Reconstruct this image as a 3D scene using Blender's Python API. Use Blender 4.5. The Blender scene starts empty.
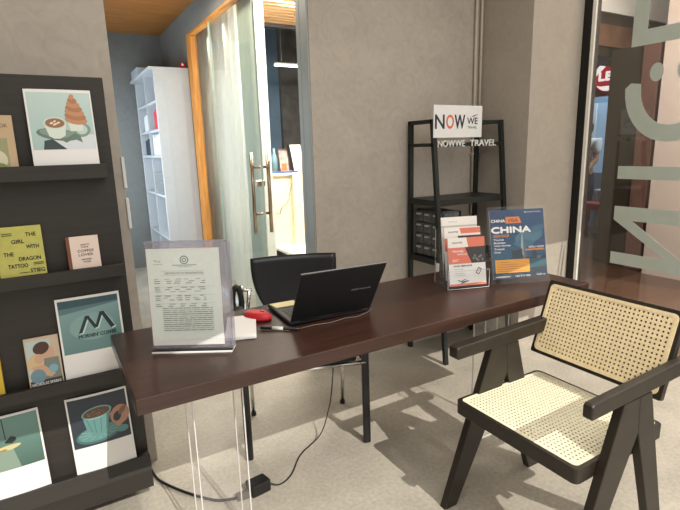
import bpy, bmesh, math, random
from mathutils import Vector, Matrix
random.seed(7)
scene = bpy.context.scene
COL = scene.collection
PI = math.pi

# ------------------------------------------------------------------ camera
cx, cy, f = 340.0, 255.0, 493.0
def vray(px, py): return Vector((px-cx, -(py-cy), -f)).normalized()
d1 = vray(1202, 124); d2 = vray(45, 157); d2 = (d2 - d1*d1.dot(d2)).normalized(); d3 = d1.cross(d2)
cam = bpy.data.cameras.new('camera'); camo = bpy.data.objects.new('camera', cam); COL.objects.link(camo)
cam.sensor_width = 36.0; cam.lens = 36.0*f/680.0; cam.clip_start = 0.02
camo.matrix_world = Matrix.Translation((0, 0, 1.4)) @ Matrix((d1, d2, d3)).to_4x4()
scene.camera = camo

# ------------------------------------------------------------------ world, sun, area lights, exposure
scene.view_settings.view_transform = 'Standard'
scene.view_settings.look = 'None'
scene.view_settings.gamma = 1.0
scene.view_settings.use_curve_mapping = False
scene.view_settings.exposure = 0.0
w = bpy.data.worlds.new('world'); scene.world = w; w.use_nodes = True
w.node_tree.nodes['Background'].inputs[0].default_value = (1.0, 0.965, 0.925, 1)
w.node_tree.nodes['Background'].inputs[1].default_value = 0.95
def light(name, kind, loc, direction, energy, color, **kw):
    l = bpy.data.lights.new(name, kind); l.energy = energy; l.color = color
    for k, v in kw.items(): setattr(l, k, v)
    o = bpy.data.objects.new(name, l); COL.objects.link(o); o.location = loc
    o.rotation_euler = Vector(direction).to_track_quat('-Z', 'Y').to_euler()
    return o
light('sun', 'SUN', (0, -4, 5), (-0.13, 1.11, -1.0), 3.4, (1.0, 0.95, 0.88), angle=0.0025)
light('ceiling_fill_light', 'AREA', (1.3, 0.3, 3.0), (0, 0, -1), 50, (1.0, 0.96, 0.91), shape='RECTANGLE', size=2.2, size_y=1.6)  # unseen light added below the ceiling for the room's ambient
light('corridor_daylight', 'AREA', (0.32, 5.3, 1.3), (1, 0.1, 0), 34, (0.80, 0.91, 1.0), shape='RECTANGLE', size=2.0, size_y=1.7)
light('corridor_lamp', 'AREA', (0.9, 3.8, 2.7), (0, 0, -1), 20, (1.0, 0.9, 0.75), shape='RECTANGLE', size=0.5, size_y=1.2)
light('inner_room_light', 'AREA', (2.3, 4.0, 2.6), (-0.1, 0.25, -1), 130, (1.0, 0.95, 0.86), shape='RECTANGLE', size=1.0, size_y=1.0)
light('mall_light', 'AREA', (4.7, 1.9, 3.5), (0.3, 0.2, -1), 130, (1.0, 0.9, 0.8), shape='RECTANGLE', size=3.0, size_y=3.0)
light('pale_wall_fill_light', 'AREA', (3.6, 1.2, 2.4), (1, 0.05, -0.25), 32, (1.0, 0.93, 0.88), shape='RECTANGLE', size=0.8, size_y=0.8)  # added fill without a lamp, brightens the pale mall wall
light('shop_light', 'AREA', (7.5, 4.4, 2.9), (0, 0, -1), 50, (0.75, 0.9, 1.0), shape='RECTANGLE', size=0.8, size_y=2.0)

# ------------------------------------------------------------------ materials
def srgb(r, g, b):
    def c(u):
        u /= 255.0
        return u/12.92 if u <= 0.04045 else ((u+0.055)/1.055)**2.4
    return (c(r), c(g), c(b), 1)
def base_mat(name):
    m = bpy.data.materials.new(name); m.use_nodes = True
    return m, m.node_tree, m.node_tree.nodes['Principled BSDF']
def mat(name, col, rough=0.55, metal=0.0, var=0.06, scale=14.0, bump=0.0, stretch=(1, 1, 1), detail=4.0, emit=0.0, spec=0.5, coat=0.0):
    m, nt, p = base_mat(name)
    tc = nt.nodes.new('ShaderNodeTexCoord'); mp = nt.nodes.new('ShaderNodeMapping'); no = nt.nodes.new('ShaderNodeTexNoise')
    mp.inputs['Scale'].default_value = stretch; no.inputs['Scale'].default_value = scale; no.inputs['Detail'].default_value = detail
    nt.links.new(tc.outputs['Object'], mp.inputs[0]); nt.links.new(mp.outputs[0], no.inputs[0])
    c = srgb(*col)
    r = nt.nodes.new('ShaderNodeValToRGB')
    r.color_ramp.elements[0].position = 0.3; r.color_ramp.elements[1].position = 0.7
    r.color_ramp.elements[0].color = tuple(max(0, v*(1-var)) for v in c[:3])+(1,)
    r.color_ramp.elements[1].color = tuple(min(1, v*(1+var)) for v in c[:3])+(1,)
    nt.links.new(no.outputs[0], r.inputs[0]); nt.links.new(r.outputs[0], p.inputs['Base Color'])
    p.inputs['Roughness'].default_value = rough; p.inputs['Metallic'].default_value = metal
    p.inputs['Specular IOR Level'].default_value = spec
    if coat: p.inputs['Coat Weight'].default_value = coat
    if bump:
        b = nt.nodes.new('ShaderNodeBump'); b.inputs['Strength'].default_value = bump; b.inputs['Distance'].default_value = 0.01
        nt.links.new(no.outputs[0], b.inputs['Height']); nt.links.new(b.outputs[0], p.inputs['Normal'])
    if emit:
        nt.links.new(r.outputs[0], p.inputs['Emission Color']); p.inputs['Emission Strength'].default_value = emit
    return m
def concrete(name, col, amp=0.12, rough=0.85):
    m, nt, p = base_mat(name)
    tc = nt.nodes.new('ShaderNodeTexCoord')
    a = nt.nodes.new('ShaderNodeTexNoise'); a.inputs['Scale'].default_value = 2.3; a.inputs['Detail'].default_value = 7; a.inputs['Distortion'].default_value = 1.2
    b = nt.nodes.new('ShaderNodeTexNoise'); b.inputs['Scale'].default_value = 9; b.inputs['Detail'].default_value = 6; b.inputs['Distortion'].default_value = 2.5
    mx = nt.nodes.new('ShaderNodeMath'); mx.operation = 'ADD'
    for n in (a, b): nt.links.new(tc.outputs['Object'], n.inputs[0])
    nt.links.new(a.outputs[0], mx.inputs[0]); nt.links.new(b.outputs[0], mx.inputs[1])
    r = nt.nodes.new('ShaderNodeValToRGB'); c = srgb(*col)
    r.color_ramp.elements[0].position = 0.36; r.color_ramp.elements[1].position = 0.66
    mh = nt.nodes.new('ShaderNodeMath'); mh.operation = 'MULTIPLY'; mh.inputs[1].default_value = 0.5
    nt.links.new(mx.outputs[0], mh.inputs[0]); nt.links.new(mh.outputs[0], r.inputs[0])
    r.color_ramp.elements[0].color = tuple(v*(1-amp) for v in c[:3])+(1,); r.color_ramp.elements[1].color = tuple(v*(1+amp) for v in c[:3])+(1,)
    nt.links.new(r.outputs[0], p.inputs['Base Color']); p.inputs['Roughness'].default_value = rough
    p.inputs['Specular IOR Level'].default_value = 0.3
    bp = nt.nodes.new('ShaderNodeBump'); bp.inputs['Strength'].default_value = 0.15; bp.inputs['Distance'].default_value = 0.01
    nt.links.new(b.outputs[0], bp.inputs['Height']); nt.links.new(bp.outputs[0], p.inputs['Normal'])
    return m
def tiles(name, col, tile=0.6, rough=0.5, amp=0.12, joint=0.78, fine=60, off=(0.1, 0.23)):
    m, nt, p = base_mat(name)
    tc = nt.nodes.new('ShaderNodeTexCoord'); mp = nt.nodes.new('ShaderNodeMapping'); mp.inputs['Location'].default_value = (off[0], off[1], 0)
    nt.links.new(tc.outputs['Object'], mp.inputs[0])
    br = nt.nodes.new('ShaderNodeTexBrick'); br.offset = 0.0; br.inputs['Scale'].default_value = 1.0
    br.inputs['Brick Width'].default_value = tile; br.inputs['Row Height'].default_value = tile; br.inputs['Mortar Size'].default_value = 0.002
    br.inputs['Mortar Smooth'].default_value = 0.3
    c = srgb(*col)
    br.inputs['Color1'].default_value = c; br.inputs['Color2'].default_value = tuple(v*0.96 for v in c[:3])+(1,); br.inputs['Mortar'].default_value = tuple(v*joint for v in c[:3])+(1,)
    nt.links.new(mp.outputs[0], br.inputs[0])
    a = nt.nodes.new('ShaderNodeTexNoise'); a.inputs['Scale'].default_value = 3.5; a.inputs['Detail'].default_value = 8; a.inputs['Distortion'].default_value = 0.8
    b = nt.nodes.new('ShaderNodeTexNoise'); b.inputs['Scale'].default_value = fine; b.inputs['Detail'].default_value = 5
    for n in (a, b): nt.links.new(tc.outputs['Object'], n.inputs[0])
    ad = nt.nodes.new('ShaderNodeMath'); ad.operation = 'ADD'; nt.links.new(a.outputs[0], ad.inputs[0]); nt.links.new(b.outputs[0], ad.inputs[1])
    mr = nt.nodes.new('ShaderNodeMapRange'); mr.inputs[1].default_value = 0.7; mr.inputs[2].default_value = 1.3; mr.inputs[3].default_value = 1-amp; mr.inputs[4].default_value = 1+amp
    nt.links.new(ad.outputs[0], mr.inputs[0])
    mix = nt.nodes.new('ShaderNodeVectorMath'); mix.operation = 'SCALE'
    nt.links.new(br.outputs[0], mix.inputs[0]); nt.links.new(mr.outputs[0], mix.inputs['Scale'])
    nt.links.new(mix.outputs[0], p.inputs['Base Color']); p.inputs['Roughness'].default_value = rough
    return m
def glass(name, tint=(1, 1, 1), refl=0.08, fres=True, haze=0.0, hazecol=(0.9, 0.9, 0.9)):
    m = bpy.data.materials.new(name); m.use_nodes = True; nt = m.node_tree; nt.nodes.clear()
    out = nt.nodes.new('ShaderNodeOutputMaterial'); t = nt.nodes.new('ShaderNodeBsdfTransparent'); t.inputs[0].default_value = tuple(tint)+(1,)
    g = nt.nodes.new('ShaderNodeBsdfGlossy'); g.inputs['Roughness'].default_value = 0.02; g.inputs[0].default_value = (1, 1, 1, 1)
    mx = nt.nodes.new('ShaderNodeMixShader')
    if fres:
        fr = nt.nodes.new('ShaderNodeFresnel'); fr.inputs[0].default_value = 1.3 + refl*2
        nt.links.new(fr.outputs[0], mx.inputs[0])
    else: mx.inputs[0].default_value = refl
    nt.links.new(t.outputs[0], mx.inputs[1]); nt.links.new(g.outputs[0], mx.inputs[2])
    last = mx
    if haze:
        d = nt.nodes.new('ShaderNodeBsdfDiffuse'); d.inputs[0].default_value = tuple(hazecol)+(1,)
        m2 = nt.nodes.new('ShaderNodeMixShader'); m2.inputs[0].default_value = haze
        nt.links.new(mx.outputs[0], m2.inputs[1]); nt.links.new(d.outputs[0], m2.inputs[2]); last = m2
    nt.links.new(last.outputs[0], out.inputs[0])
    return m
def emission(name, col, s):
    m, nt, p = base_mat(name)
    p.inputs['Base Color'].default_value = srgb(*col); p.inputs['Emission Color'].default_value = srgb(*col); p.inputs['Emission Strength'].default_value = s
    return m
def wood(name, col, col2, rough=0.4, scale=3.0, stretch=(1.2, 14, 14), bump=0.05, spec=0.5):
    m, nt, p = base_mat(name)
    tc = nt.nodes.new('ShaderNodeTexCoord'); mp = nt.nodes.new('ShaderNodeMapping'); mp.inputs['Scale'].default_value = stretch
    no = nt.nodes.new('ShaderNodeTexNoise'); no.inputs['Scale'].default_value = scale; no.inputs['Detail'].default_value = 8; no.inputs['Distortion'].default_value = 0.6
    r = nt.nodes.new('ShaderNodeValToRGB'); r.color_ramp.elements[0].position = 0.32; r.color_ramp.elements[1].position = 0.68
    r.color_ramp.elements[0].color = srgb(*col); r.color_ramp.elements[1].color = srgb(*col2)
    nt.links.new(tc.outputs['Object'], mp.inputs[0]); nt.links.new(mp.outputs[0], no.inputs[0]); nt.links.new(no.outputs[0], r.inputs[0])
    nt.links.new(r.outputs[0], p.inputs['Base Color']); p.inputs['Roughness'].default_value = rough; p.inputs['Specular IOR Level'].default_value = spec
    b = nt.nodes.new('ShaderNodeBump'); b.inputs['Strength'].default_value = bump; b.inputs['Distance'].default_value = 0.004
    nt.links.new(no.outputs[0], b.inputs['Height']); nt.links.new(b.outputs[0], p.inputs['Normal'])
    return m

M = {}
M['plaster'] = concrete('grey_plaster', (178, 169, 157), 0.10)
M['plaster_pillar'] = concrete('column_plaster', (170, 161, 149), 0.06)
M['plaster_cool'] = concrete('corridor_plaster', (125, 128, 126), 0.08)
M['floor'] = tiles('beige_floor_tile', (176, 169, 155), 0.8, 0.40, 0.2, 0.9)
M['mall_floor'] = tiles('brown_mall_tile', (92, 66, 52), 1.0, 0.15, 0.08)
M['tabletop'] = wood('mahogany_tabletop', (46, 28, 21), (58, 36, 28), 0.30, 3.0, (1.0, 16, 16), 0.02)
M['black_oak'] = wood('black_oak_board', (40, 36, 31), (47, 43, 37), 0.6, 3.0, (1.2, 20, 20), 0.03)
M['chair_wood'] = wood('dark_chair_wood', (30, 25, 18), (44, 37, 28), 0.45, 3.0, (4, 4, 4), 0.02)
M['orange_wood'] = wood('orange_pine', (190, 120, 45), (220, 155, 75), 0.5, 3.0, (14, 14, 1.2))
M['brown_ceiling'] = wood('brown_ceiling_board', (150, 98, 45), (172, 115, 55), 0.6, 2.0, (1, 6, 6))
M['slat_wood'] = wood('slat_wood', (205, 160, 110), (228, 188, 140), 0.6, 3.0, (1, 10, 10))
M['cane'] = mat('woven_cane', (228, 208, 166), 0.6, var=0.08, scale=60)
M['cane_seat'] = mat('woven_cane_seat', (224, 217, 188), 0.6, var=0.08, scale=60)
M['white'] = mat('white_paint', (225, 225, 222), 0.5, var=0.02)
M['cabinet'] = mat('white_cabinet', (190, 194, 198), 0.45, var=0.02)
M['paper'] = mat('white_paper', (232, 230, 226), 0.6, var=0.01)
M['black'] = mat('black_plastic', (20, 20, 21), 0.4, var=0.1)
M['blackfab'] = mat('black_fabric', (26, 26, 28), 0.8, var=0.15, scale=200)
M['blackmetal'] = mat('black_metal', (34, 38, 36), 0.45, metal=0.3, var=0.08)
M['laptop'] = mat('laptop_shell', (36, 38, 41), 0.38, metal=0.3, var=0.03)
M['chrome'] = mat('chrome', (215, 215, 215), 0.15, metal=1.0, var=0.02)
M['steel'] = mat('brushed_steel', (170, 150, 130), 0.25, metal=1.0, var=0.05)
M['greymetal'] = mat('grey_jamb', (158, 164, 162), 0.45, metal=0.1, var=0.03)
M['pipe'] = mat('pale_conduit', (190, 180, 165), 0.5, var=0.04)
M['red'] = mat('red_plastic', (205, 40, 50), 0.4, var=0.03)
M['frost'] = mat('frosted_vinyl', (176, 184, 174), 0.7, var=0.03)
M['glass'] = glass('window_glass', (0.95, 0.96, 0.95), 0.05, fres=False)
M['door_glass'] = glass('door_glass', (0.98, 0.99, 0.985), 0.07, fres=False)
M['acrylic'] = glass('clear_acrylic', (1, 1, 1), 0.02, fres=False, haze=0.005)
M['edge_glint'] = mat('acrylic_edge_glint', (215, 212, 208), 0.25, var=0.03, spec=0.8)  # pale colour stands in for light caught along clear acrylic edges
M['acryl_side'] = glass('acrylic_side', (0.80, 0.80, 0.84), 0.08, haze=0.25, hazecol=(0.62, 0.60, 0.66), fres=False)
def flatm(name, r, g, b, rough=0.5):
    if name not in M: M[name] = mat(name, (r, g, b), rough, var=0.015)
    return M[name]

# ------------------------------------------------------------------ mesh builder
class MB:
    def __init__(s): s.v = []; s.f = []; s.mi = []
    def add(s, vs, fs, mi=0):
        o = len(s.v); s.v += [Vector(v) for v in vs]
        for q in fs: s.f.append([i+o for i in q]); s.mi.append(mi)
        return s
    def box(s, x0, x1, y0, y1, z0, z1, mi=0):
        vs = [(x, y, z) for z in (z0, z1) for y in (y0, y1) for x in (x0, x1)]
        return s.add(vs, [(0, 2, 3, 1), (4, 5, 7, 6), (0, 1, 5, 4), (2, 6, 7, 3), (0, 4, 6, 2), (1, 3, 7, 5)], mi)
    def hexa(s, base, U, V, N, mi=0):     # box from corner and three edge vectors
        b = Vector(base); U, V, N = Vector(U), Vector(V), Vector(N)
        vs = [b+U*i+V*j+N*k for k in (0, 1) for j in (0, 1) for i in (0, 1)]
        return s.add(vs, [(0, 2, 3, 1), (4, 5, 7, 6), (0, 1, 5, 4), (2, 6, 7, 3), (0, 4, 6, 2), (1, 3, 7, 5)], mi)
    def prism(s, pts, ext, mi=0):         # planar polygon of 3d points, extruded
        n = len(pts); e = Vector(ext); P = [Vector(p) for p in pts]
        return s.add(P+[p+e for p in P], [tuple(range(n))[::-1], tuple(range(n, 2*n))]+[(i, (i+1) % n, (i+1) % n+n, i+n) for i in range(n)], mi)
    def ring(s, outer, inner, ext, mi=0):
        n = len(outer); e = Vector(ext); O = [Vector(p) for p in outer]; I = [Vector(p) for p in inner]
        vs = O+I+[p+e for p in O]+[p+e for p in I]; fs = []
        for i in range(n):
            j = (i+1) % n
            fs += [(i, j, n+j, n+i), (2*n+i, 3*n+i, 3*n+j, 2*n+j), (i, 2*n+i, 2*n+j, j), (n+i, n+j, 3*n+j, 3*n+i)]
        return s.add(vs, fs, mi)
    def tube(s, path, r, seg=10, mi=0, cap=True):
        P = [Vector(p) for p in path]; n = len(P); vs = []; rs = r if isinstance(r, (list, tuple)) else [r]*n
        up = None
        for i, p in enumerate(P):
            t = (P[min(i+1, n-1)]-P[max(i-1, 0)]).normalized()
            if up is None: up = t.orthogonal().normalized()
            up = (up-t*up.dot(t)).normalized(); sd = t.cross(up)
            vs += [p+(up*math.cos(2*PI*k/seg)+sd*math.sin(2*PI*k/seg))*rs[i] for k in range(seg)]
        fs = [(i*seg+k, i*seg+(k+1) % seg, (i+1)*seg+(k+1) % seg, (i+1)*seg+k) for i in range(n-1) for k in range(seg)]
        if cap: fs += [tuple(range(seg))[::-1], tuple(range((n-1)*seg, n*seg))]
        return s.add(vs, fs, mi)
    def lathe(s, c, prof, seg=20, mi=0):
        c = Vector(c); n = len(prof)
        vs = [c+Vector((r*math.cos(2*PI*k/seg), r*math.sin(2*PI*k/seg), z)) for r, z in prof for k in range(seg)]
        fs = [(i*seg+k, i*seg+(k+1) % seg, (i+1)*seg+(k+1) % seg, (i+1)*seg+k) for i in range(n-1) for k in range(seg)]
        fs += [tuple(range(seg))[::-1], tuple(range((n-1)*seg, n*seg))]
        return s.add(vs, fs, mi)
    def build(s, name, mats, parent=None, smooth=False, bevel=0.0, seg=2, sub=0):
        if not isinstance(mats, (list, tuple)): mats = [mats]
        me = bpy.data.meshes.new(name); o = bpy.data.objects.new(name, me); COL.objects.link(o)
        inv = world_of(parent).inverted() if parent else Matrix()
        if not parent and s.v:                         # origin at the base centre
            xs = [v.x for v in s.v]; ys = [v.y for v in s.v]; zs = [v.z for v in s.v]
            loc = Vector(((min(xs)+max(xs))/2, (min(ys)+max(ys))/2, min(zs))); inv = Matrix.Translation(-loc); o.location = loc
        me.from_pydata([inv @ v for v in s.v], [], s.f)
        for m in mats: me.materials.append(m)
        for p, i in zip(me.polygons, s.mi): p.material_index = i; p.use_smooth = smooth
        me.update()
        bm = bmesh.new(); bm.from_mesh(me); bmesh.ops.recalc_face_normals(bm, faces=bm.faces); bm.to_mesh(me); bm.free()
        if parent: o.parent = parent
        if bevel:
            b = o.modifiers.new('bevel', 'BEVEL'); b.width = bevel; b.segments = seg; b.limit_method = 'ANGLE'; b.angle_limit = 0.6
        if sub:
            b = o.modifiers.new('subsurf', 'SUBSURF'); b.levels = sub; b.render_levels = sub
        return o
def world_of(o):
    m = o.matrix_basis.copy()
    while o.parent: o = o.parent; m = o.matrix_basis @ m
    return m
def tag(o, label=None, cat=None, group=None, kind=None):
    if label: o['label'] = label
    if cat: o['category'] = cat
    if group: o['group'] = group
    if kind: o['kind'] = kind
    return o
def thing(name, loc, label, cat, group=None, kind=None):
    o = bpy.data.objects.new(name, None); COL.objects.link(o); o.location = loc; o.empty_display_size = 0.05
    return tag(o, label, cat, group, kind)
def struct(name, mb, m, parent=None, **k):
    o = mb.build(name, m, parent, **k)
    if not parent: o['kind'] = 'structure'
    return o
def text_mesh(s):
    cu = bpy.data.curves.new('t', 'FONT'); cu.body = s; cu.resolution_u = 3
    o = bpy.data.objects.new('t', cu); COL.objects.link(o)
    bpy.context.view_layer.update()
    dg = bpy.context.evaluated_depsgraph_get(); me = bpy.data.meshes.new_from_object(o.evaluated_get(dg))
    vs = [v.co.copy() for v in me.vertices]; fs = [tuple(p.vertices) for p in me.polygons]
    bpy.data.objects.remove(o); bpy.data.curves.remove(cu); bpy.data.meshes.remove(me)
    return vs, fs
# flat print on a card: u, v in metres from the bottom left corner
class Print:
    def __init__(s): s.sh = []; s.mats = []; s.n = 0
    def mi(s, m):
        if m not in s.mats: s.mats.append(m)
        return s.mats.index(m)
    def poly(s, pts, m): s.n += 1; s.sh.append(([(a, b) for a, b in pts], [tuple(range(len(pts)))], s.mi(m), s.n)); return s
    def rect(s, a, b, c, d, m): return s.poly([(a, b), (c, b), (c, d), (a, d)], m)
    def ell(s, u, v, ru, rv, m, rot=0, a0=0, a1=360, n=28):
        P = []
        for k in range(n+ (a1-a0 < 360)):
            t = math.radians(a0+(a1-a0)*k/n); x, y = ru*math.cos(t), rv*math.sin(t); r = math.radians(rot)
            P.append((u+x*math.cos(r)-y*math.sin(r), v+x*math.sin(r)+y*math.cos(r)))
        return s.poly(P, m)
    def line(s, pts, w, m):
        for (a, b), (c, d) in zip(pts, pts[1:]):
            L = math.hypot(c-a, d-b) or 1; nx, ny = -(d-b)/L*w/2, (c-a)/L*w/2
            s.poly([(a+nx, b+ny), (a-nx, b-ny), (c-nx, d-ny), (c+nx, d+ny)], m)
        return s
    def text(s, t, u, v, wd, ht, m, bold=0.0):
        vs, fs = text_mesh(t)
        if not vs: return s
        x0 = min(p.x for p in vs); x1 = max(p.x for p in vs); y0 = min(p.y for p in vs); y1 = max(p.y for p in vs)
        s.n += 1
        offs = [(0, 0)] if not bold else [(-bold, 0), (bold, 0), (0, bold), (0, -bold)]
        for i, (dx, dy) in enumerate(offs):
            s.n += 0.05
            s.sh.append(([(u+(p.x-x0)/(x1-x0)*wd+dx, v+(p.y-y0)/(y1-y0)*ht+dy) for p in vs], fs, s.mi(m), s.n))
        return s
    def build(s, name, P0, U, V, N, parent, width=0.2, bulge=0.0, step=0.00007, lift=0.0004):
        P0, U, V, N = Vector(P0), Vector(U).normalized(), Vector(V).normalized(), Vector(N).normalized()
        bm = bmesh.new()
        for pts, fs, mi, n in s.sh:
            vv = [bm.verts.new((a, b, n)) for a, b in pts]
            for q in fs:
                try: fc = bm.faces.new([vv[i] for i in q]); fc.material_index = mi
                except ValueError: pass
        if bulge:
            for k in range(1, 12):
                bmesh.ops.bisect_plane(bm, geom=bm.verts[:]+bm.edges[:]+bm.faces[:], plane_co=(width*k/12, 0, 0), plane_no=(1, 0, 0))
        inv = world_of(parent).inverted() if parent else Matrix()
        for v in bm.verts:
            a, b, n = v.co
            v.co = inv @ (P0+U*a+V*b+N*(lift+n*step+bulge*(1-(2*a/width-1)**2)))
        me = bpy.data.meshes.new(name); bm.to_mesh(me); bm.free()
        for m in s.mats: me.materials.append(m)
        o = bpy.data.objects.new(name, me); COL.objects.link(o); o.parent = parent
        return o

# ================================================================== the setting
YW, YB, XC, XG = 2.23, 2.66, 2.745, 3.25
struct('floor', MB().box(-3, XG, -4, 9, -0.1, 0), M['floor'])
struct('floor_mall', MB().box(XG, 12, -4, 9, -0.1, 0), M['mall_floor'])
struct('wall_left_pillar', MB().box(-3, 0.277, YW, YW+0.12, 0, 3.1), M['plaster'])
struct('wall_far_left', MB().box(-3.1, -3, -1, YW+0.12, 0, 3.1), M['plaster'])
struct('wall_back', MB().box(1.386, XC, YB, YB+0.09, 0, 3.1), M['plaster'])
struct('wall_right_column', MB().box(XC, XG+0.05, YW, YB+0.2, 0, 3.1), M['plaster_pillar'])
struct('ceiling', MB().box(-3.1, XG, -1.0, YB+0.14, 3.1, 3.25), M['white'])
struct('wall_corridor_end', MB().box(0.1, 1.5, 6.5, 6.6, 0, 2.8), M['plaster_cool'])
struct('wall_corridor_left', MB().box(0.1, 0.2, YW+0.12, 6.5, 0, 2.8), M['plaster_cool'])
struct('ceiling_corridor', MB().box(0.1, 1.38, YW+0.12, 6.6, 2.77, 2.87), M['brown_ceiling'])
struct('wall_partition_top', MB().box(1.38, 1.46, YB+0.14, 6.5, 2.54, 3.1), M['plaster_cool'])
struct('wall_partition_end', MB().box(1.38, 1.46, 5.27, 6.5, 0, 2.54), M['plaster_cool'])
struct('wall_inner_room', MB().box(1.46, 5.0, 7.4, 7.5, 0, 3.6), mat('dark_blue_wall', (112, 140, 164), 0.6, var=0.12, scale=4))
struct('trim_stone_panel', MB().box(3.30, 3.9, 7.32, 7.4, 0, 3.3), mat('dark_stone_panel', (108, 106, 102), 0.7, var=0.3, scale=6))
struct('wall_inner_right', MB().box(3.9, 4.0, YB+0.2, 7.4, 0, 3.6), mat('dark_stone_wall', (62, 60, 58), 0.7, var=0.3, scale=6))
# slatted wood ceiling of the room behind the sliding door
s_ = MB().box(1.46, 3.9, YB+0.14, 5.1, 2.74, 2.8)
for k in range(24):
    y = 2.84+k*0.095; s_.box(1.46, 3.9, y, y+0.055, 2.69, 2.74)
struct('ceiling_slatted', s_, M['slat_wood'])
struct('ceiling_inner_dark', MB().box(1.46, 3.9, 5.1, 7.4, 3.3, 3.36), mat('dark_ceiling', (48, 52, 58), 0.7))
struct('trim_ceiling_step', MB().box(1.46, 3.9, 5.1, 5.16, 2.66, 3.3), mat('dark_step', (52, 50, 50), 0.7))
# jamb, wooden door frame
struct('trim_door_jamb', MB().box(1.374, 1.386, YB+0.002, YB+0.09, 0, 3.1).box(1.374, 1.46, YB+0.09, YB+0.14, 0, 3.1), M['greymetal'], bevel=0.004)
struct('trim_wood_frame', MB().box(1.372, 1.435, 5.13, 5.27, 0, 2.54).box(1.372, 1.435, YB+0.14, 5.13, 2.515, 2.54), M['orange_wood'], bevel=0.004)
struct('trim_floor_track', MB().box(1.37, 1.43, YB+0.2, 5.03, 0.0, 0.025), mat('pale_track', (205, 222, 232), 0.3, metal=0.2), bevel=0.003)
# fixed pane and sliding leaf
wf = thing('window_2', (1.42, 4.3, 0), None, None, kind='structure')
MB().box(1.425, 1.437, 3.7, 5.13, 0.03, 2.515).build('pane', M['door_glass'], wf)
dr = thing('door_1', (1.39, 3.9, 0), None, None, kind='structure')
MB().box(1.385, 1.397, 3.508, 4.55, 0.03, 2.512).build('door_leaf', M['door_glass'], dr)
MB().box(1.383, 1.399, 3.50, 3.508, 0.03, 2.512).box(1.383, 1.399, 4.55, 4.556, 0.03, 2.512).build('leaf_edge', mat('green_glass_edge', (186, 206, 198), 0.3), dr)
hh = MB()
for x in (1.325, 1.455): hh.tube([(x, 3.54, 0.78), (x, 3.54, 1.39)], 0.014, 12)
for z in (0.93, 1.28): hh.tube([(1.325, 3.54, z), (1.455, 3.54, z)], 0.009, 10)
hh.build('pull_handle', M['steel'], dr, smooth=True)
MB().tube([(1.355, 3.55, 1.16), (1.42, 3.55, 1.16)], 0.026, 16).build('lock', M['steel'], dr, smooth=False)
struct('trim_inner_stile', MB().box(1.475, 1.49, 3.74, 4.06, 0, 2.69), mat('pale_green_stile', (205, 215, 200), 0.5), bevel=0.003)

# storefront window: black post, pale strip, pane, white lettering
wn = thing('window_1', (XG, 1.5, 0), None, None, kind='structure')
MB().box(XG-0.006, XG+0.09, 2.168, YW, 0, 3.1).box(XG-0.02, XG+0.03, -1, 2.168, 3.0, 3.1).build('window_frame', mat('black_aluminium', (22, 23, 22), 0.4, metal=0.2), wn, bevel=0.003)
MB().box(XG-0.006, XG+0.012, 2.144, 2.168, 0, 3.0).build('pale_strip', mat('pale_strip', (222, 218, 210), 0.6), wn, bevel=0.002)
MB().box(XG, XG+0.01, -1.0, 2.144, 0.0, 3.0).build('pane', M['glass'], wn)
XL = XG-0.0015
def letter(shapes):
    p = MB()
    for q in shapes: p.prism([(XL, y, z) for y, z in q], (-0.002, 0, 0))
    o = p.build('vinyl_letter', M['frost'], wn); return o
letter([[(1.905,.975),(1.34,.975),(1.34,.885),(1.785,.885),(1.36,.60),(1.34,.60),(1.34,.585),(1.905,.585),(1.905,.665),(1.56,.665),(1.905,.885)]])
letter([[(1.905, 1.155), (1.34, 1.155), (1.34, 1.237), (1.905, 1.237)]])
yc, zc, ro, ri = 1.62, 1.72, 0.335, 0.235
def arcp(a0, a1, n=18, squash=1.0):
    q = []
    for k in range(n):
        a = math.radians(a0+(a1-a0)*k/n); b = math.radians(a0+(a1-a0)*(k+1)/n)
        q.append([(yc+0.85*ro*math.cos(a), zc+ro*math.sin(a)), (yc+0.85*ro*math.cos(b), zc+ro*math.sin(b)), (yc+0.80*ri*math.cos(b), zc+ri*math.sin(b)), (yc+0.80*ri*math.cos(a), zc+ri*math.sin(a))])
    return q
letter(arcp(180, 360)+[[(yc+0.285, zc-0.0), (yc+0.188, zc-0.0), (yc+0.19, zc+0.02), (yc+0.25, zc+0.03)]])
letter([[(1.722+0.040*math.cos(a*PI/12), 1.798+0.054*math.sin(a*PI/12)) for a in range(24)]])
letter([[(1.568+0.040*math.cos(a*PI/12), 1.798+0.054*math.sin(a*PI/12)) for a in range(24)]])
letter([[(1.89, 1.965), (1.34, 1.965), (1.34, 2.055), (1.89, 2.055)], [(1.89, 2.055), (1.80, 2.055), (1.80, 2.5), (1.89, 2.5)], [(1.60, 2.055), (1.50, 2.055), (1.50, 2.5), (1.60, 2.5)]])

# ---- the mall outside
bulk = struct('trim_mall_soffit', MB().box(4.0, 6.62, 3.42, 4.0, 2.744, 3.6), mat('white_soffit', (235, 232, 225), 0.6, var=0.01))
struct('trim_mall_fascia', MB().box(4.0, 6.6, 3.45, 3.9, 2.63, 2.744, 0).box(4.0, 6.6, 3.44, 3.9, 2.41, 2.63, 1).box(4.0, 6.6, 3.47, 3.9, 2.31, 2.41, 0), [mat('dark_fascia', (62, 54, 46), 0.6), mat('brown_stone_band', (120, 88, 70), 0.6, var=0.25, scale=5)])
struct('wall_mall_dark_pillar', MB().box(5.5, 6.3, 3.045, 3.41, 0, 2.36), mat('dark_olive_wall', (62, 56, 46), 0.5, var=0.06))
struct('trim_mall_brown_jamb', MB().box(5.45, 5.62, 2.87, 3.045, 0, 2.36), mat('reddish_brown_jamb', (112, 82, 72), 0.5, var=0.15, scale=8), bevel=0.01)
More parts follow.
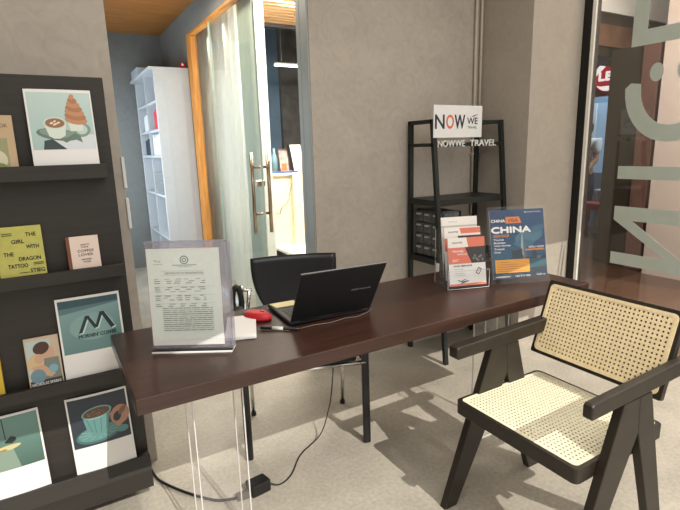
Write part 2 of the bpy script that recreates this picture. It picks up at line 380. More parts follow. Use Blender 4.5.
struct('wall_mall_pale', MB().box(5.38, 6.1, -1.0, 2.80, 0, 3.5), mat('pale_pink_wall', (214, 196, 184), 0.55, var=0.02))
struct('trim_mall_shop_side', MB().box(6.6, 6.7, 5.1, 5.4, 0, 3.4), mat('shop_jamb', (90, 60, 52), 0.5))
struct('wall_shop_back', MB().box(8.4, 8.5, 3.0, 7.4, 0, 3.4), mat('pale_blue_shop_wall', (120, 150, 175), 0.6, var=0.2, scale=3))
struct('ceiling_mall', MB().box(XG+0.1, 12, -1, 7.4, 3.6, 3.7), mat('mall_ceiling', (150, 140, 128), 0.7))
struct('wall_mall_far', MB().box(9.4, 9.5, -4, 3.0, 0, 3.6), mat('beige_mall_wall', (150, 130, 115), 0.7))

# ================================================================== the long table
X = Vector((1, 0, 0)); Y = Vector((0, 1, 0)); Z = Vector((0, 0, 1))
T = thing('reception_table', (1.13, 1.63, 0), 'long dark mahogany reception table top on clear acrylic legs', 'table')
MB().box(0.127, 2.137, 1.342, 1.926, 0.70, 0.75).build('table_top', M['tabletop'], T, bevel=0.0035)
def acrylic_leg(x0, x1, y0, y1):
    lg = MB(); t = 0.006
    lg.box(x0, x1, y0, y0+t, 0.006, 0.699).box(x0, x1, y1-t, y1, 0.006, 0.699).box(x0, x0+t, y0+t, y1-t, 0.006, 0.699).box(x1-t, x1, y0+t, y1-t, 0.006, 0.699)
    e = lg.build('leg', M['acrylic'], T); e['label'] = 'clear acrylic box leg'
    ed = MB(); r = 0.0022  # pale strips painted as the bright lines of the box edges
    for x in (x0, x1):
        for y in (y0, y1): ed.box(x-r, x+r, y-r, y+r, 0.0, 0.699)
    for y in (y0, y1): ed.box(x0, x1, y-r, y+r, 0.0, 0.005)
    for x in (x0, x1): ed.box(x-r, x+r, y0, y1, 0.0, 0.005)
    ed.build('bright_edge_strip', M['edge_glint'], e)
acrylic_leg(0.315, 0.486, 1.53, 1.64)
acrylic_leg(1.660, 1.815, 1.53, 1.60)

FX0 = mat('hole_shade_brown', (58, 42, 30), .8)  # dark colour painted as the shade inside the cane holes
# ================================================================== cane armchair
def rrect(w, h, r, n=5, lo=None):     # rounded rectangle in u, v
    P = []
    for (a, b, a0) in ((w-r, h-r, 0), (r, h-r, 90), (r, r, 180), (w-r, r, 270)):
        for k in range(n+1):
            t = math.radians(a0+90*k/n); P.append((a+r*math.cos(t), b+r*math.sin(t)))
    return P
def cane_panel(P0, U, V, w, h, cell, m, parent, name, th=0.003, border=0.012):
    P0, U, V = Vector(P0), Vector(U).normalized(), Vector(V).normalized(); N = U.cross(V)
    nu = round((w-2*border)/cell); nv = round((h-2*border)/cell); cu = (w-2*border)/nu; cv = (h-2*border)/nv
    vs = []; fs = []; key = {}
    def vert(a, b):
        q = (round(a, 6), round(b, 6))
        if q not in key: key[q] = len(vs); vs.append(P0+U*a+V*b)
        return key[q]
    q = 0.27 if m is M['cane_seat'] else 0.29
    for i in range(nu):
        for j in range(nv):
            a0 = border+i*cu; b0 = border+j*cv
            corner_cut = (i in (0, nu-1)) and (j in (0, nv-1))
            g = [a0, a0+cu*q, a0+cu*(1-q), a0+cu]; hgt = [b0, b0+cv*q, b0+cv*(1-q), b0+cv]
            for a in range(3):
                for b in range(3):
                    if a == 1 and b == 1 and not corner_cut: continue
                    fs.append([vert(g[a], hgt[b]), vert(g[a+1], hgt[b]), vert(g[a+1], hgt[b+1]), vert(g[a], hgt[b+1])])
    mb = MB().add(vs, fs)
    o = mb.build(name, m, parent)
    s = o.modifiers.new('solidify', 'SOLIDIFY'); s.thickness = th; s.offset = 0
    # beading strip round the weave
    outer = [P0+U*a+V*b+N*0.0025 for a, b in rrect(w, h, 0.018)]
    inner = [P0+U*(border+a)+V*(border+b)+N*0.0025 for a, b in rrect(w-2*border, h-2*border, 0.006)]
    MB().ring(outer, inner, -N*0.005).build('cane_beading', m, o)
    return o
CH = thing('cane_armchair', (1.48, 1.02, 0), 'dark wood armchair with woven cane seat and back, right of the table', 'chair')
SX0, SX1, SY0, SY1, ST = 1.240, 1.715, 0.768, 1.280, 0.447
b_ = 0.024; W_, H_ = SX1-SX0, SY1-SY0
out = [(SX0+a, SY0+b, ST) for a, b in rrect(W_, H_, 0.02)]; inn = [(SX0+b_+a, SY0+b_+b, ST) for a, b in rrect(W_-2*b_, H_-2*b_, 0.018)]
MB().ring(out, inn, (0, 0, -0.052)).build('seat_frame', M['chair_wood'], CH, bevel=0.002)
sc = cane_panel((SX0+b_-0.010, SY0+b_-0.010, ST-0.001), X, Y, W_-2*b_+0.020, H_-2*b_+0.020, 0.0155, M['cane_seat'], CH, 'seat')
BU = Vector((0, -1, 0)); BV = Vector((0.104, 0, 0.292)); bl = BV.length; BVn = BV.normalized(); BN = BU.cross(BVn)
B0 = Vector((1.666, 1.285, 0.545)); fw = 0.018; bw = 0.520
o_ = [B0+BU*a+BVn*b for a, b in rrect(bw, bl, 0.008)]; i_ = [B0+BU*(fw+a)+BVn*(fw+b) for a, b in rrect(bw-2*fw, bl-2*fw, 0.02)]
MB().ring(o_, i_, -BN*0.024).build('backrest_frame', M['chair_wood'], CH, bevel=0.002)
cane_panel(B0+BU*(fw-0.004)+BVn*(fw-0.004)+BN*0.001, BU, BVn, bw-2*fw+0.008, bl-2*fw+0.008, 0.0158, M['cane'], CH, 'backrest')
bb = MB().hexa(B0+BU*.02+BVn*.02-BN*.018, BU*(bw-.04), BVn*(bl-.04), -BN*.005).build('hole_shade_sheet', FX0, CH)  # added dark sheet that makes the holes of the cane back look shaded
for ya, yb in ((1.256, 1.288), (0.738, 0.768)):
    MB().prism([(x, ya, z) for x, z in ((1.176, 0), (1.238, 0), (1.497, .50), (1.487, .625), (1.405, .625))], (0, yb-ya, 0)).build('leg', M['chair_wood'], CH, bevel=0.003)
    MB().prism([(x, ya, z) for x, z in ((1.665, 0), (1.735, 0), (1.555, .625), (1.487, .625), (1.497, .50))], (0, yb-ya, 0)).build('leg', M['chair_wood'], CH, bevel=0.003)
for ya, yb, xs in ((1.246, 1.292, 0), (0.735, 0.766, .022)):
    MB().prism([(x, ya, z) for x, z in ((1.212+xs, .630), (1.212+xs, .668), (1.222+xs, .674), (1.80, .690), (1.835, .684), (1.835, .645), (1.80, .634), (1.222+xs, .624))], (0, yb-ya, 0)).build('armrest', M['chair_wood'], CH, bevel=0.006, seg=3)
MB().box(1.475, 1.515, 0.778, 1.262, 0.352, 0.392).build('stretcher', M['chair_wood'], CH, bevel=0.003)
MB().box(1.690, 1.712, 0.79, 1.25, 0.40, 0.44).build('rear_rail', M['chair_wood'], CH, bevel=0.002)

# ================================================================== black office chair behind the table
e1 = Vector((0.949, -0.316, 0)); e2 = Vector((0.316, 0.949, 0)); F0 = Vector((0.642, 1.985, 0))
OC = thing('office_chair', F0+e1*0.28+e2*0.2, 'black visitor chair with chrome frame behind the table', 'chair')
def oc(a, b, z): return F0+e1*a+e2*b+Z*z
for a, da in ((0.0, 0.0), (0.563, 0.0)):
    s = 1 if a == 0 else -1
    MB().hexa(oc(a-0.018, -0.012, 0.0), e1*0.036, e2*0.024, Vector((-0.0, 0, 0.64))+e2*0.02).build('front_leg', M['black'], OC, bevel=0.009, seg=3)
    lg = MB().tube([oc(a+s*0.035, 0.40, 0.012), oc(a+s*0.03, 0.36, 0.44)], 0.010, 10)
    q = lg.build('rear_leg', M['chrome'], OC, smooth=True)
    MB().lathe(oc(a+s*0.035, 0.40, 0), [(0.014, 0), (0.014, 0.018)], 12).build('rubber_foot', M['black'], q)
    ar = MB().tube([oc(a+s*0.0, 0.10, 0.62), oc(a+s*0.0, 0.34, 0.63), oc(a+s*0.0, 0.36, 0.60), oc(a+s*0.02, 0.36, 0.44)], 0.011, 10)
    ar.build('arm_frame', M['chrome'], OC, smooth=True)
    MB().hexa(oc(a-0.019, 0.02, 0.632), e1*0.038, e2*0.27, Z*0.028).build('armrest', M['black'], OC, bevel=0.012, seg=3)
fr = MB()
fr.tube([oc(-0.0, 0.01, 0.415), oc(0.563, 0.01, 0.415)], 0.010, 10).tube([oc(0.03, 0.36, 0.415), oc(0.533, 0.36, 0.415)], 0.010, 10)
fr.tube([oc(0.0, 0.01, 0.415), oc(0.03, 0.36, 0.415)], 0.010, 10).tube([oc(0.563, 0.01, 0.415), oc(0.533, 0.36, 0.415)], 0.010, 10)
fr.build('seat_frame', M['chrome'], OC, smooth=True)
MB().hexa(oc(0.045, -0.015, 0.432), e1*0.473, e2*0.40, Z*0.04).build('seat', M['blackfab'], OC, bevel=0.014, seg=3)
# curved shell back
TL = Vector((0.838, 2.35, 0.865)); TR = Vector((1.262, 2.21, 0.865)); ub = (TR-TL); Lb = ub.length; ub.normalize(); nb = Vector((-ub.y, ub.x, 0))
mb = MB(); nu_, nv_ = 16, 12; rows = []
for j in range(nv_+1):
    t = j/nv_; z = 0.865-0.36*t; half = 0.5*Lb*(1-0.62*max(0, (t-0.12)/0.88)**2.2)
    rows.append([TL+ub*(Lb/2+half*(2*i/nu_-1))+nb*(0.035-0.035*(2*i/nu_-1)**2)-nb*0.05*t+Z*(z-0.865) for i in range(nu_+1)])
vs = [p for r in rows for p in r]; n1 = nu_+1
mb.add(vs, [(j*n1+i, j*n1+i+1, (j+1)*n1+i+1, (j+1)*n1+i) for j in range(nv_) for i in range(nu_)])
bk = mb.build('backrest', M['black'], OC, smooth=True); sm = bk.modifiers.new('solidify', 'SOLIDIFY'); sm.thickness = 0.012
lp = []
for k in range(17):
    t = 2*PI*k/16; lp.append(oc(-0.008, 0.335, 0)+e2*(0.022*math.cos(t)*0)+e1*(0.022*math.cos(t))+Z*(0.665+0.078*math.sin(t)))
MB().tube(lp, 0.015, 8, cap=False).build('arm_pad', M['black'], OC, smooth=True)
MB().tube([oc(0.04, 0.34, 0.60), oc(0.055, 0.34, 0.72)], 0.010, 10).tube([oc(0.01, 0.34, 0.72), oc(0.07, 0.34, 0.72)], 0.008, 8).tube([oc(0.02, 0.34, 0.68), oc(0.02, 0.34, 0.75)], 0.006, 8).tube([oc(0.04, 0.34, 0.60), oc(0.03, 0.36, 0.44)], 0.010, 10).build('arm_bracket', M['chrome'], OC, smooth=True)
for a in (0.19, 0.37): MB().tube([oc(a, 0.36, 0.44), oc(a, 0.36, 0.50), Vector((0, 0, 0))+TL+ub*(Lb*(0.36 if a < .3 else 0.64))+Z*(-0.30)], 0.009, 8).build('back_post', M['chrome'], OC, smooth=True)

# ================================================================== rack on the left wall
RK = thing('display_rack', (-0.5, 2.1, 0), 'black wooden display rack with ledges against the left wall', 'rack')
MB().box(-1.3, 0.216, 2.001, 2.225, 0.07, 1.668).build('back_panel', M['black_oak'], RK, bevel=0.002)
for z0, z1, x1 in ((1.322, 1.372, 0.19), (0.962, 1.006, 0.205), (0.555, 0.600, 0.212), (0.068, 0.205, 0.216)):
    mb = MB()
    if z1-z0 > 0.1: mb.prism([(-1.3, 1.940, z0), (-1.3, 1.940, z0+0.075), (-1.3, 1.955, z1), (-1.3, 2.0, z1-0.006), (-1.3, 2.0, z0)], (x1+1.3, 0, 0))
    else: mb.box(-1.3, x1, 1.940, 1.958, z0, z1).box(-1.3, x1, 1.958, 2.0, z0, z0+0.012)
    mb.build('ledge', M['black_oak'], RK, bevel=0.0015)

FX = flatm
def card(name, x0, x1, z0, z1, y0, y1, label, cat, group, th=0.003, base='paper', bulge=0.0, tilt=0.0, mats=None):
    """card standing on a ledge, leaning back; returns thing, print origin and axes"""
    c = thing(name, ((x0+x1)/2, y0, z0), label, cat, group)
    V = Vector((tilt*(z1-z0), y1-y0, z1-z0)); U = Vector((x1-x0, 0, 0)); h = V.length; V.normalize(); N = U.normalized().cross(V)
    P0 = Vector((x0, y0, z0)); mb = MB(); n = 12; w = x1-x0; vs = []
    for k in range(n+1):
        a = k/n; bz = bulge*(1-(2*a-1)**2)
        for b in (0, h):
            for t in (0, -th): vs.append(P0+X*(a*w)+V*b+N*(bz+t))
    fs = []
    for k in range(n):
        a = k*4; b = a+4
        fs += [(a, b, b+2, a+2), (a+1, a+3, b+3, b+1), (a, a+1, b+1, b), (a+2, b+2, b+3, a+3)]
    fs += [(0, 2, 3, 1), (n*4, n*4+1, n*4+3, n*4+2)]
    mb.add(vs, fs); mb.build('card' if th < 0.006 else 'cover', mats or M[base], c)
    return c, P0, X, V, N, w, h
def grad(name, c0, c1, lo, hi, axis=2):   # printed two-tone picture background, along the card's own height
    m, nt, p = base_mat(name)
    g = nt.nodes.new('ShaderNodeTexCoord'); s = nt.nodes.new('ShaderNodeSeparateXYZ'); r = nt.nodes.new('ShaderNodeMapRange'); rp = nt.nodes.new('ShaderNodeValToRGB')
    nt.links.new(g.outputs['Object'], s.inputs[0]); nt.links.new(s.outputs[axis], r.inputs[0]); r.inputs[1].default_value = lo; r.inputs[2].default_value = hi
    nt.links.new(r.outputs[0], rp.inputs[0]); rp.color_ramp.elements[0].color = srgb(*c0); rp.color_ramp.elements[1].color = srgb(*c1)
    nt.links.new(rp.outputs[0], p.inputs['Base Color']); p.inputs['Roughness'].default_value = 0.4
    return m
G1 = 'large photo prints on the rack'; G2 = 'books on the rack'
# print: coffee and pastry cone
c, P0, U, V, N, w, h = card('photo_print', -0.030, 0.170, 1.362, 1.622, 1.962, 1.995, 'photo print of a latte and a pastry cone, on the top ledge of the rack', 'photo print', G1, bulge=0.003)
p = Print(); iw, ih = 0.190, 0.190; u0, v0 = 0.006, 0.062
p.rect(u0, v0, u0+iw, v0+ih, grad('pale_aqua_print', (160, 188, 184), (190, 210, 204), 0.0, 0.26))
p.rect(u0+0.055, v0, u0+iw, v0+0.05, FX('print_pale', 212, 218, 222))
p.poly([(u0+.03, v0), (u0+.10, v0), (u0+.06, v0+.035), (u0+.035, v0+.03)], FX('print_shadow', 55, 70, 72))
p.ell(u0+.078, v0+.050, .064, .020, FX('print_saucer', 104, 125, 112), -8).ell(u0+.078, v0+.054, .054, .014, FX('print_saucer2', 132, 152, 138), -8)
p.ell(u0+.150, v0+.065, .030, .024, FX('print_saucer2', 132, 152, 138), 10).ell(u0+.152, v0+.066, .018, .016, FX('print_aqua_in', 190, 208, 202), 10)
p.poly([(u0+.088, v0+.030), (u0+.130, v0+.055), (u0+.145, v0+.044), (u0+.150, v0+.022), (u0+.125, v0+.036), (u0+.10, v0+.022)], FX('print_saucer', 104, 125, 112))
p.poly([(u0+.040, v0+.085), (u0+.052, v0+.044), (u0+.066, v0+.036), (u0+.084, v0+.036), (u0+.100, v0+.046), (u0+.106, v0+.088)], FX('print_cup', 216, 224, 212))
p.ell(u0+.073, v0+.088, .034, .020, FX('print_cup_rim', 206, 218, 206)).ell(u0+.073, v0+.088, .029, .016, FX('print_coffee', 150, 108, 78))
for du, dv, r in ((-.010, .0, .006), (.0, -.004, .007), (.010, .001, .006), (.0, .006, .004)): p.ell(u0+.073+du, v0+.088+dv, r, .003, FX('print_foam', 236, 222, 200), 25)
p.poly([(u0+.112, v0+.092), (u0+.118, v0+.060), (u0+.155, v0+.062), (u0+.160, v0+.094)], FX('print_cup', 216, 224, 212))
for k in range(7):
    t = k/6; p.ell(u0+.139-.006*t, v0+.098+.078*t, .034*(1-t*t*0.75)*(1-.15*t), .0150*(1-.4*t), FX('print_cone%d' % (k % 2), 190-18*(k % 2), 138-20*(k % 2), 98-16*(k % 2)), -8)
p.build('printed_picture', P0, U, V, N, c, w, 0.003)
# book, cut by the frame
c, P0, U, V, N, w, h = card('book', -0.185, -0.073, 1.345, 1.537, 1.962, 1.992, 'beige cook book at the left end of the top ledge', 'book', G2, th=0.012, mats=flatm('beige_cover', 190, 165, 130))
p = Print(); p.rect(0, 0.01, w-.022, .12, FX('food_green', 150, 150, 110)).ell(.035, .05, .05, .04, FX('food_cream', 206, 198, 172)).ell(.05, .03, .03, .012, FX('food_leaf', 120, 140, 70)).text('COOK', .052, .155, .045, .012, FX('ink_brown', 90, 70, 55))
p.build('printed_cover', P0, U, V, N, c, w)
# yellow book
c, P0, U, V, N, w, h = card('book', -0.176, -0.040, 0.978, 1.172, 1.962, 1.990, 'yellow-green novel with black title words, on the second ledge', 'book', G2, th=0.022, mats=mat('yellow_cover', (186, 182, 92), 0.5, var=0.10, scale=30))
p = Print(); ik = FX('ink_olive', 52, 52, 28); hh_ = 0.0165
for t, a, b, ww in (('THE', .088, .160, .030), ('GIRL', .045, .138, .036), ('WITH', .086, .118, .036), ('THE', .018, .097, .028), ('DRAGON', .060, .078, .062), ('TATTOO', .026, .055, .056), ('STIEG', .088, .035, .042), ('LARSSON', .040, .013, .064)):
    p.text(t, a, b, ww*1.02, .0128, ik, 0.0006)
for a, b in ((.02, .172), (.02, .166), (.1, .066), (.1, .061), (.055, .036)): p.rect(a, b, a+.03, b+.0025, ik)
p.build('printed_cover', P0, U, V, N, c, w)
# pink small book
c, P0, U, V, N, w, h = card('book', 0.040, 0.133, 0.978, 1.118, 1.962, 1.985, 'small pale pink book with a brown spine, on the second ledge', 'book', G2, th=0.022, mats=flatm('pink_cover', 226, 206, 192))
MB().hexa(P0-X*0.011-N*0.022, X*0.011, V*h, N*0.021).build('spine', FX('brown_spine', 118, 66, 40), c)
p = Print(); ik = FX('ink_dark', 40, 38, 38)
for t, a, b, ww, h2 in (('COFFEE', .022, .084, .052, .009), ('LOVER', .024, .070, .047, .009), ('HOW TO', .034, .108, .028, .005), ('MAKE', .036, .100, .022, .004), ('RECIPES', .032, .055, .032, .005), ('TALES', .036, .046, .024, .005), ('BOOK', .036, .014, .020, .004)): p.text(t, a, b, ww, h2, ik, 0.0002)
p.build('printed_cover', P0, U, V, N, c, w)
# mural print
c, P0, U, V, N, w, h = card('photo_print', -0.034, 0.180, 0.590, 0.895, 1.962, 1.995, 'photo print with a big dark letter M on teal, on the third ledge', 'photo print', G1, bulge=0.004)
p = Print(); tl = grad('teal_print', (92, 128, 128), (126, 158, 156), 0.08, 0.30)
p.rect(.007, .098, .207, .297, tl).poly([(.007, .297), (.007, .262), (.207, .275), (.207, .297)], FX('print_dark_teal', 52, 80, 86)).poly([(.007, .268), (.007, .246), (.207, .270), (.207, .275)], FX('print_mid_teal', 84, 116, 120))
p.ell(.11, .19, .075, .05, FX('print_glow', 128, 160, 157))
mk = FX('print_M', 24, 48, 56); ml = FX('print_M_light', 190, 212, 202)
for d, m_ in ((.004, ml), (0, mk)):
    p.poly([(.062+d, .170-d), (.090+d, .232-d), (.102+d, .232-d), (.074+d, .170-d)], m_).poly([(.090+d, .232-d), (.102+d, .232-d), (.128+d, .184-d), (.116+d, .180-d)], m_)
    p.poly([(.116+d, .180-d), (.128+d, .184-d), (.152+d, .240-d), (.140+d, .240-d)], m_).poly([(.140+d, .240-d), (.154+d, .240-d), (.186+d, .178-d), (.172+d, .172-d)], m_)
p.text("MORNIN' COFFEE", .060, .150, .128, .014, mk, 0.0006)
p.build('printed_picture', P0, U, V, N, c, w, 0.004)
# romance novel
c, P0, U, V, N, w, h = card('book', -0.147, -0.040, 0.572, 0.770, 1.962, 1.990, 'romance novel with an embracing couple on its cover, on the third ledge', 'book', G2, th=0.018, mats=flatm('cream_cover', 196, 176, 150))
p = Print(); p.rect(.004, .045, .080, .190, FX('cover_sky', 180, 195, 190)).rect(.004, .0, .103, .045, FX('cover_dark', 60, 50, 46))
sk = FX('cover_skin', 200, 160, 132); hr = FX('cover_hair', 72, 48, 34); bh = FX('cover_blond', 205, 180, 130)
p.ell(.062, .140, .026, .030, sk, 20).ell(.050, .160, .026, .022, hr, 25).poly([(.055, .12), (.10, .12), (.103, .045), (.045, .045)], FX('cover_shirt', 120, 128, 118))
p.ell(.028, .110, .024, .032, bh, -15).ell(.040, .122, .014, .018, sk).poly([(.012, .095), (.05, .10), (.085, .060), (.07, .050), (.03, .07)], sk).ell(.030, .060, .024, .026, FX('cover_blue', 110, 140, 150)).ell(.080, .080, .015, .015, FX('cover_seal', 120, 170, 182))
p.text('NICHOLAS SPARKS', .008, .026, .090, .010, M['paper'], 0.0003).text('SAFE HAVEN', .014, .008, .070, .008, M['paper'], 0.0003)
p.build('printed_cover', P0, U, V, N, c, w)
# yellow and teal book cut by the frame
c, P0, U, V, N, w, h = card('book', -0.34, -0.222, 0.572, 0.735, 1.962, 1.990, 'yellow and teal book at the left edge of the third ledge', 'book', G2, th=0.02, mats=flatm('mustard_cover', 205, 172, 50))
Print().rect(0, .04, .10, .16, FX('teal_block', 60, 130, 130)).build('printed_cover', P0, U, V, N, c, w)
# cup print
c, P0, U, V, N, w, h = card('photo_print', -0.046, 0.168, 0.193, 0.506, 1.966, 1.996, 'photo print of a turquoise cup and saucer held by a hand, on the bottom ledge', 'photo print', G1, bulge=0.007, tilt=-0.02)
p = Print(); p.rect(.006, .112, .208, .306, FX('print_navy', 46, 54, 62))
sc1 = FX('print_turq', 92, 136, 132); sc2 = FX('print_turq_d', 66, 106, 104); sc3 = FX('print_turq_l', 122, 164, 158)
p.ell(.098, .155, .082, .035, sc2, 6).ell(.098, .158, .074, .029, sc1, 6)
for k in range(12): a = 2*PI*k/12; p.line([(.098+.03*math.cos(a), .157+.012*math.sin(a)), (.098+.07*math.cos(a), .158+.027*math.sin(a))], .0022, sc3)
p.ell(.180, .150, .022, .014, sc1)
p.poly([(.048, .235), (.058, .175), (.075, .158), (.105, .155), (.130, .170), (.150, .245)], sc1)
for a, b, c1, d in ((.060, .225, .075, .165), (.085, .220, .088, .160), (.112, .225, .105, .160), (.135, .230, .122, .165)): p.line([(a, b), (c1, d)], .003, sc2)
p.ell(.099, .240, .053, .024, sc3, 6).ell(.099, .240, .047, .019, FX('print_cocoa', 98, 74, 62), 6)
for k in range(22): p.ell(.099+random.uniform(-.034, .034), .240+random.uniform(-.010, .010), .003, .0018, FX('print_cocoa_l', 140, 112, 94))
sk = FX('print_skin', 172, 132, 108); sk2 = FX('print_skin_d', 128, 92, 74)
p.ell(.178, .210, .034, .040, sk, -20).ell(.168, .205, .014, .020, FX('print_navy', 46, 54, 62), -20).ell(.188, .225, .010, .020, sk2, -40).ell(.160, .228, .022, .008, sk, 35).ell(.176, .178, .010, .020, sk, -50)
p.build('printed_picture', P0, U, V, N, c, w, 0.007, lift=0.0006)
# lamp print
c, P0, U, V, N, w, h = card('photo_print', -0.345, -0.132, 0.193, 0.506, 1.966, 1.996, 'photo print of a dim green lamp-lit table, left end of the bottom ledge', 'photo print', G1, bulge=0.007, tilt=-0.02)
p = Print(); p.rect(.006, .112, .207, .306, grad('green_print', (66, 92, 82), (104, 140, 130), 0.10, 0.30))
dk = FX('print_black', 28, 34, 34); yl = FX('print_lampwhite', 196, 186, 140)
p.line([(.100, .305), (.102, .225)], .003, dk)
for a in (-40, -20, 0, 20, 40, 60): p.line([(.100, .215), (.100+.034*math.cos(math.radians(a-10)), .220+.016*math.sin(math.radians(a)))], .005, dk)
p.ell(.095, .192, .050, .010, yl, 8).ell(.085, .187, .018, .004, FX('print_amber', 160, 120, 50), 8)
p.poly([(.080, .185), (.120, .186), (.135, .112), (.060, .112)], FX('print_beam', 128, 148, 132))
p.build('printed_picture', P0, U, V, N, c, w, 0.007, lift=0.0006)

# ================================================================== things on the table
def leaning(name, b0, b1, lean, height, z, label, cat, th):
    b0 = Vector((b0[0], b0[1], z)); b1 = Vector((b1[0], b1[1], z)); U = (b1-b0); w = U.length; U.normalize()
    bk = Vector((-U.y, U.x, 0)); V = (bk*lean+Z*height); h = V.length; V.normalize(); N = U.cross(V)
    t = thing(name, (b0+b1)/2, label, cat)
    return t, b0, U, V, N, bk, w, h
# document stand
t, P0, U, V, N, bk, w, h = leaning('document_stand', (0.229, 1.652), (0.459, 1.515), 0.022, 0.360, 0.762, 'clear acrylic stand with a pale green permit document, left on the table', 'document stand', 0.02)
MB().hexa(P0-N*0.001, U*w, V*h, -N*0.004).build('front_sheet', M['acrylic'], t)
MB().hexa(P0-N*0.012, U*w, V*h, -N*0.004).build('rear_sheet', M['acryl_side'], t)
MB().hexa(P0+U*w-N*0.034, U*0.004, V*h*0.985, N*0.034).hexa(P0+V*(h-0.004)-N*0.03, U*w, V*0.004, N*0.03).build('side_sheet', M['acryl_side'], t)
MB().hexa(P0+U*0.003+V*0.012-N*0.0105, U*(w-0.03), V*(h-0.035), N*0.003).build('document', M['paper'], t)
p = Print(); ik = FX('ink_grey', 120, 128, 122); ik2 = FX('ink_pale', 160, 170, 162); gp = mat('pale_green_security_paper', (226, 234, 226), 0.6, var=0.03, scale=90)
pw, ph = w-.03, h-.035
p.rect(.008, .02, pw-.006, ph-.008, gp)
p.text('Th/s', .022, ph-.045, .022, .008, ik).rect(.022, ph-.052, .05, ph-.0505, ik2)
for r, m_ in ((.014, ik), (.0105, gp), (.007, ik), (.004, gp)): p.ell(pw/2+.004, ph-.038, r, r, m_)
p.line([(pw/2-.035, ph-.055), (pw/2+.043, ph-.055)], .003, ik2).text('REPUBLIC', pw/2-.018, ph-.062, .045, .004, ik).text('CERTIFICATE OF REGISTRATION', .055, ph-.085, pw-.11, .0065, ik, .0002)
p.rect(.045, ph-.089, pw-.05, ph-.0882, ik2).rect(.045, ph-.0745, pw-.05, ph-.0737, ik2)
random.seed(3)
yy = ph-.102
for k in range(26):
    x = .020+(0 if k < 14 else .022)
    if k < 14 and k % 4 == 3: yy -= .0075; p.rect(.018, yy+.003, pw-.02, yy+.0036, ik2); continue
    segs = 3 if k < 12 else 6; lim = pw-(.03 if k > 13 else .05)
    while x < lim:
        l = random.uniform(.012, .034 if k > 13 else .022); p.rect(x, yy, min(x+l, lim), yy+.0021, ik if k % 3 else ik2); x += l+(random.uniform(.002, .004) if k > 13 else random.uniform(.008, .03))
    yy -= .0068
p.rect(pw/2-.004, .072, pw/2+.014, .0745, ik)
p.build('printed_text', P0+U*0.003+V*0.012-N*0.0075, U, V, N, t, lift=0.0003, step=0.00003)
MB().hexa(P0-Z*0.0115+N*0.002-bk*0.006, U*w, bk*0.06, Z*0.004).build('foot_plate', M['paper'], t)
MB().hexa(P0-Z*0.0073+N*0.001, U*w, bk*0.05, Z*0.007).build('foot_strip', FX('dark_strip', 40, 36, 40), t)

# poster stand
t, P0, U, V, N, bk, w, h = leaning('poster_stand', (1.734, 1.567), (2.003, 1.455), 0.085, 0.352, 0.757, 'clear acrylic stand with a blue visa service poster, right on the table', 'poster stand', 0.02)
PO = t
MB().hexa(P0+N*0.002, U*w, V*h, -N*0.002).build('front_sheet', M['acrylic'], t)
e_ = MB(); r = .0018
for a in (0, w-.003): e_.hexa(P0+U*a+N*0.002, U*.003, V*h, -N*0.012)
e_.hexa(P0+V*(h-.003)+N*.002, U*w, V*.003, -N*.012).hexa(P0+N*.002, U*w, V*.003, -N*.012)
e_.build('sheet_edge', M['acrylic'], t)
MB().hexa(P0-Z*0.007-bk*0.004, U*w, bk*0.11, Z*0.004).build('foot_plate', M['acrylic'], t)
MB().hexa(P0+U*.010+V*.022-N*.006, U*(w-.020), V*(h-.036), N*.003).build('poster', M['paper'], t)
p = Print(); pw, ph = w-.020, h-.036
def pr(a, b, c1, d, m): p.rect(a*pw, b*ph, c1*pw, d*ph, m)
pr(0, 0, 1, 1, grad('poster_sky', (18, 84, 110), (10, 54, 94), 0.02, 0.30)); 
p.poly([(0.40*pw, ph), (pw, ph), (pw, .42*ph), (.75*pw, .55*ph)], FX('poster_sky2', 24, 66, 104)); p.ell(.70*pw, .60*ph, .26*pw, .10*ph, FX('poster_cloud', 66, 108, 128), 12).ell(.84*pw, .70*ph, .16*pw, .05*ph, FX('poster_cloud2', 48, 96, 122), 20).ell(.60*pw, .50*ph, .18*pw, .06*ph, FX('poster_cloud2', 48, 96, 122))
cb = FX('poster_building', 84, 100, 108); cd = FX('poster_building_d', 22, 44, 58)
p.poly([(.53*pw, .25*ph), (.55*pw, .52*ph), (.585*pw, .70*ph), (.62*pw, .52*ph), (.65*pw, .25*ph)], FX('poster_tower', 150, 162, 164)).poly([(.585*pw, .25*ph), (.585*pw, .70*ph), (.62*pw, .52*ph), (.65*pw, .25*ph)], cb)
random.seed(5); x = .36
while x < 1: ww = random.uniform(.04, .08); pr(x, .12, min(1, x+ww), random.uniform(.30, .44) if x < .55 or x > .7 else random.uniform(.26, .34), random.choice([cd, cb])); x += ww
pr(.0, .0, 1, .27, cd); p.poly([(0, .10*ph), (pw, .16*ph), (pw, .27*ph), (0, .30*ph)], FX('poster_teal', 30, 78, 92))
og = FX('poster_orange', 214, 120, 48); yo = FX('poster_amber', 222, 152, 44)
p.poly([(.0, .80*ph), (.29*pw, .80*ph), (.29*pw, .885*ph), (.02*pw, .885*ph)], FX('poster_navy', 30, 42, 74)).poly([(.29*pw, .80*ph), (.58*pw, .80*ph), (.54*pw, .895*ph), (.29*pw, .895*ph)], og)
p.text('CHINA', .02*pw, .82*ph, .26*pw, .042*ph, M['paper'], .0006).text('VISA', .33*pw, .82*ph, .19*pw, .045*ph, FX('poster_navy', 30, 42, 74), .0006)
p.text('CHINA', .02*pw, .665*ph, .72*pw, .085*ph, M['paper'], .0024)
p.text('SERVICE', .05*pw, .605*ph, .28*pw, .032*ph, og, .0007)
for k, s in enumerate(('Tourist', 'Business', 'Visit Family', 'Transit', 'Crew')): p.text(s, .05*pw, (.555-.045*k)*ph, (.018+.024*len(s))*pw, .026*ph, M['paper'], .0003)
pr(.05, .085, .68, .275, yo)
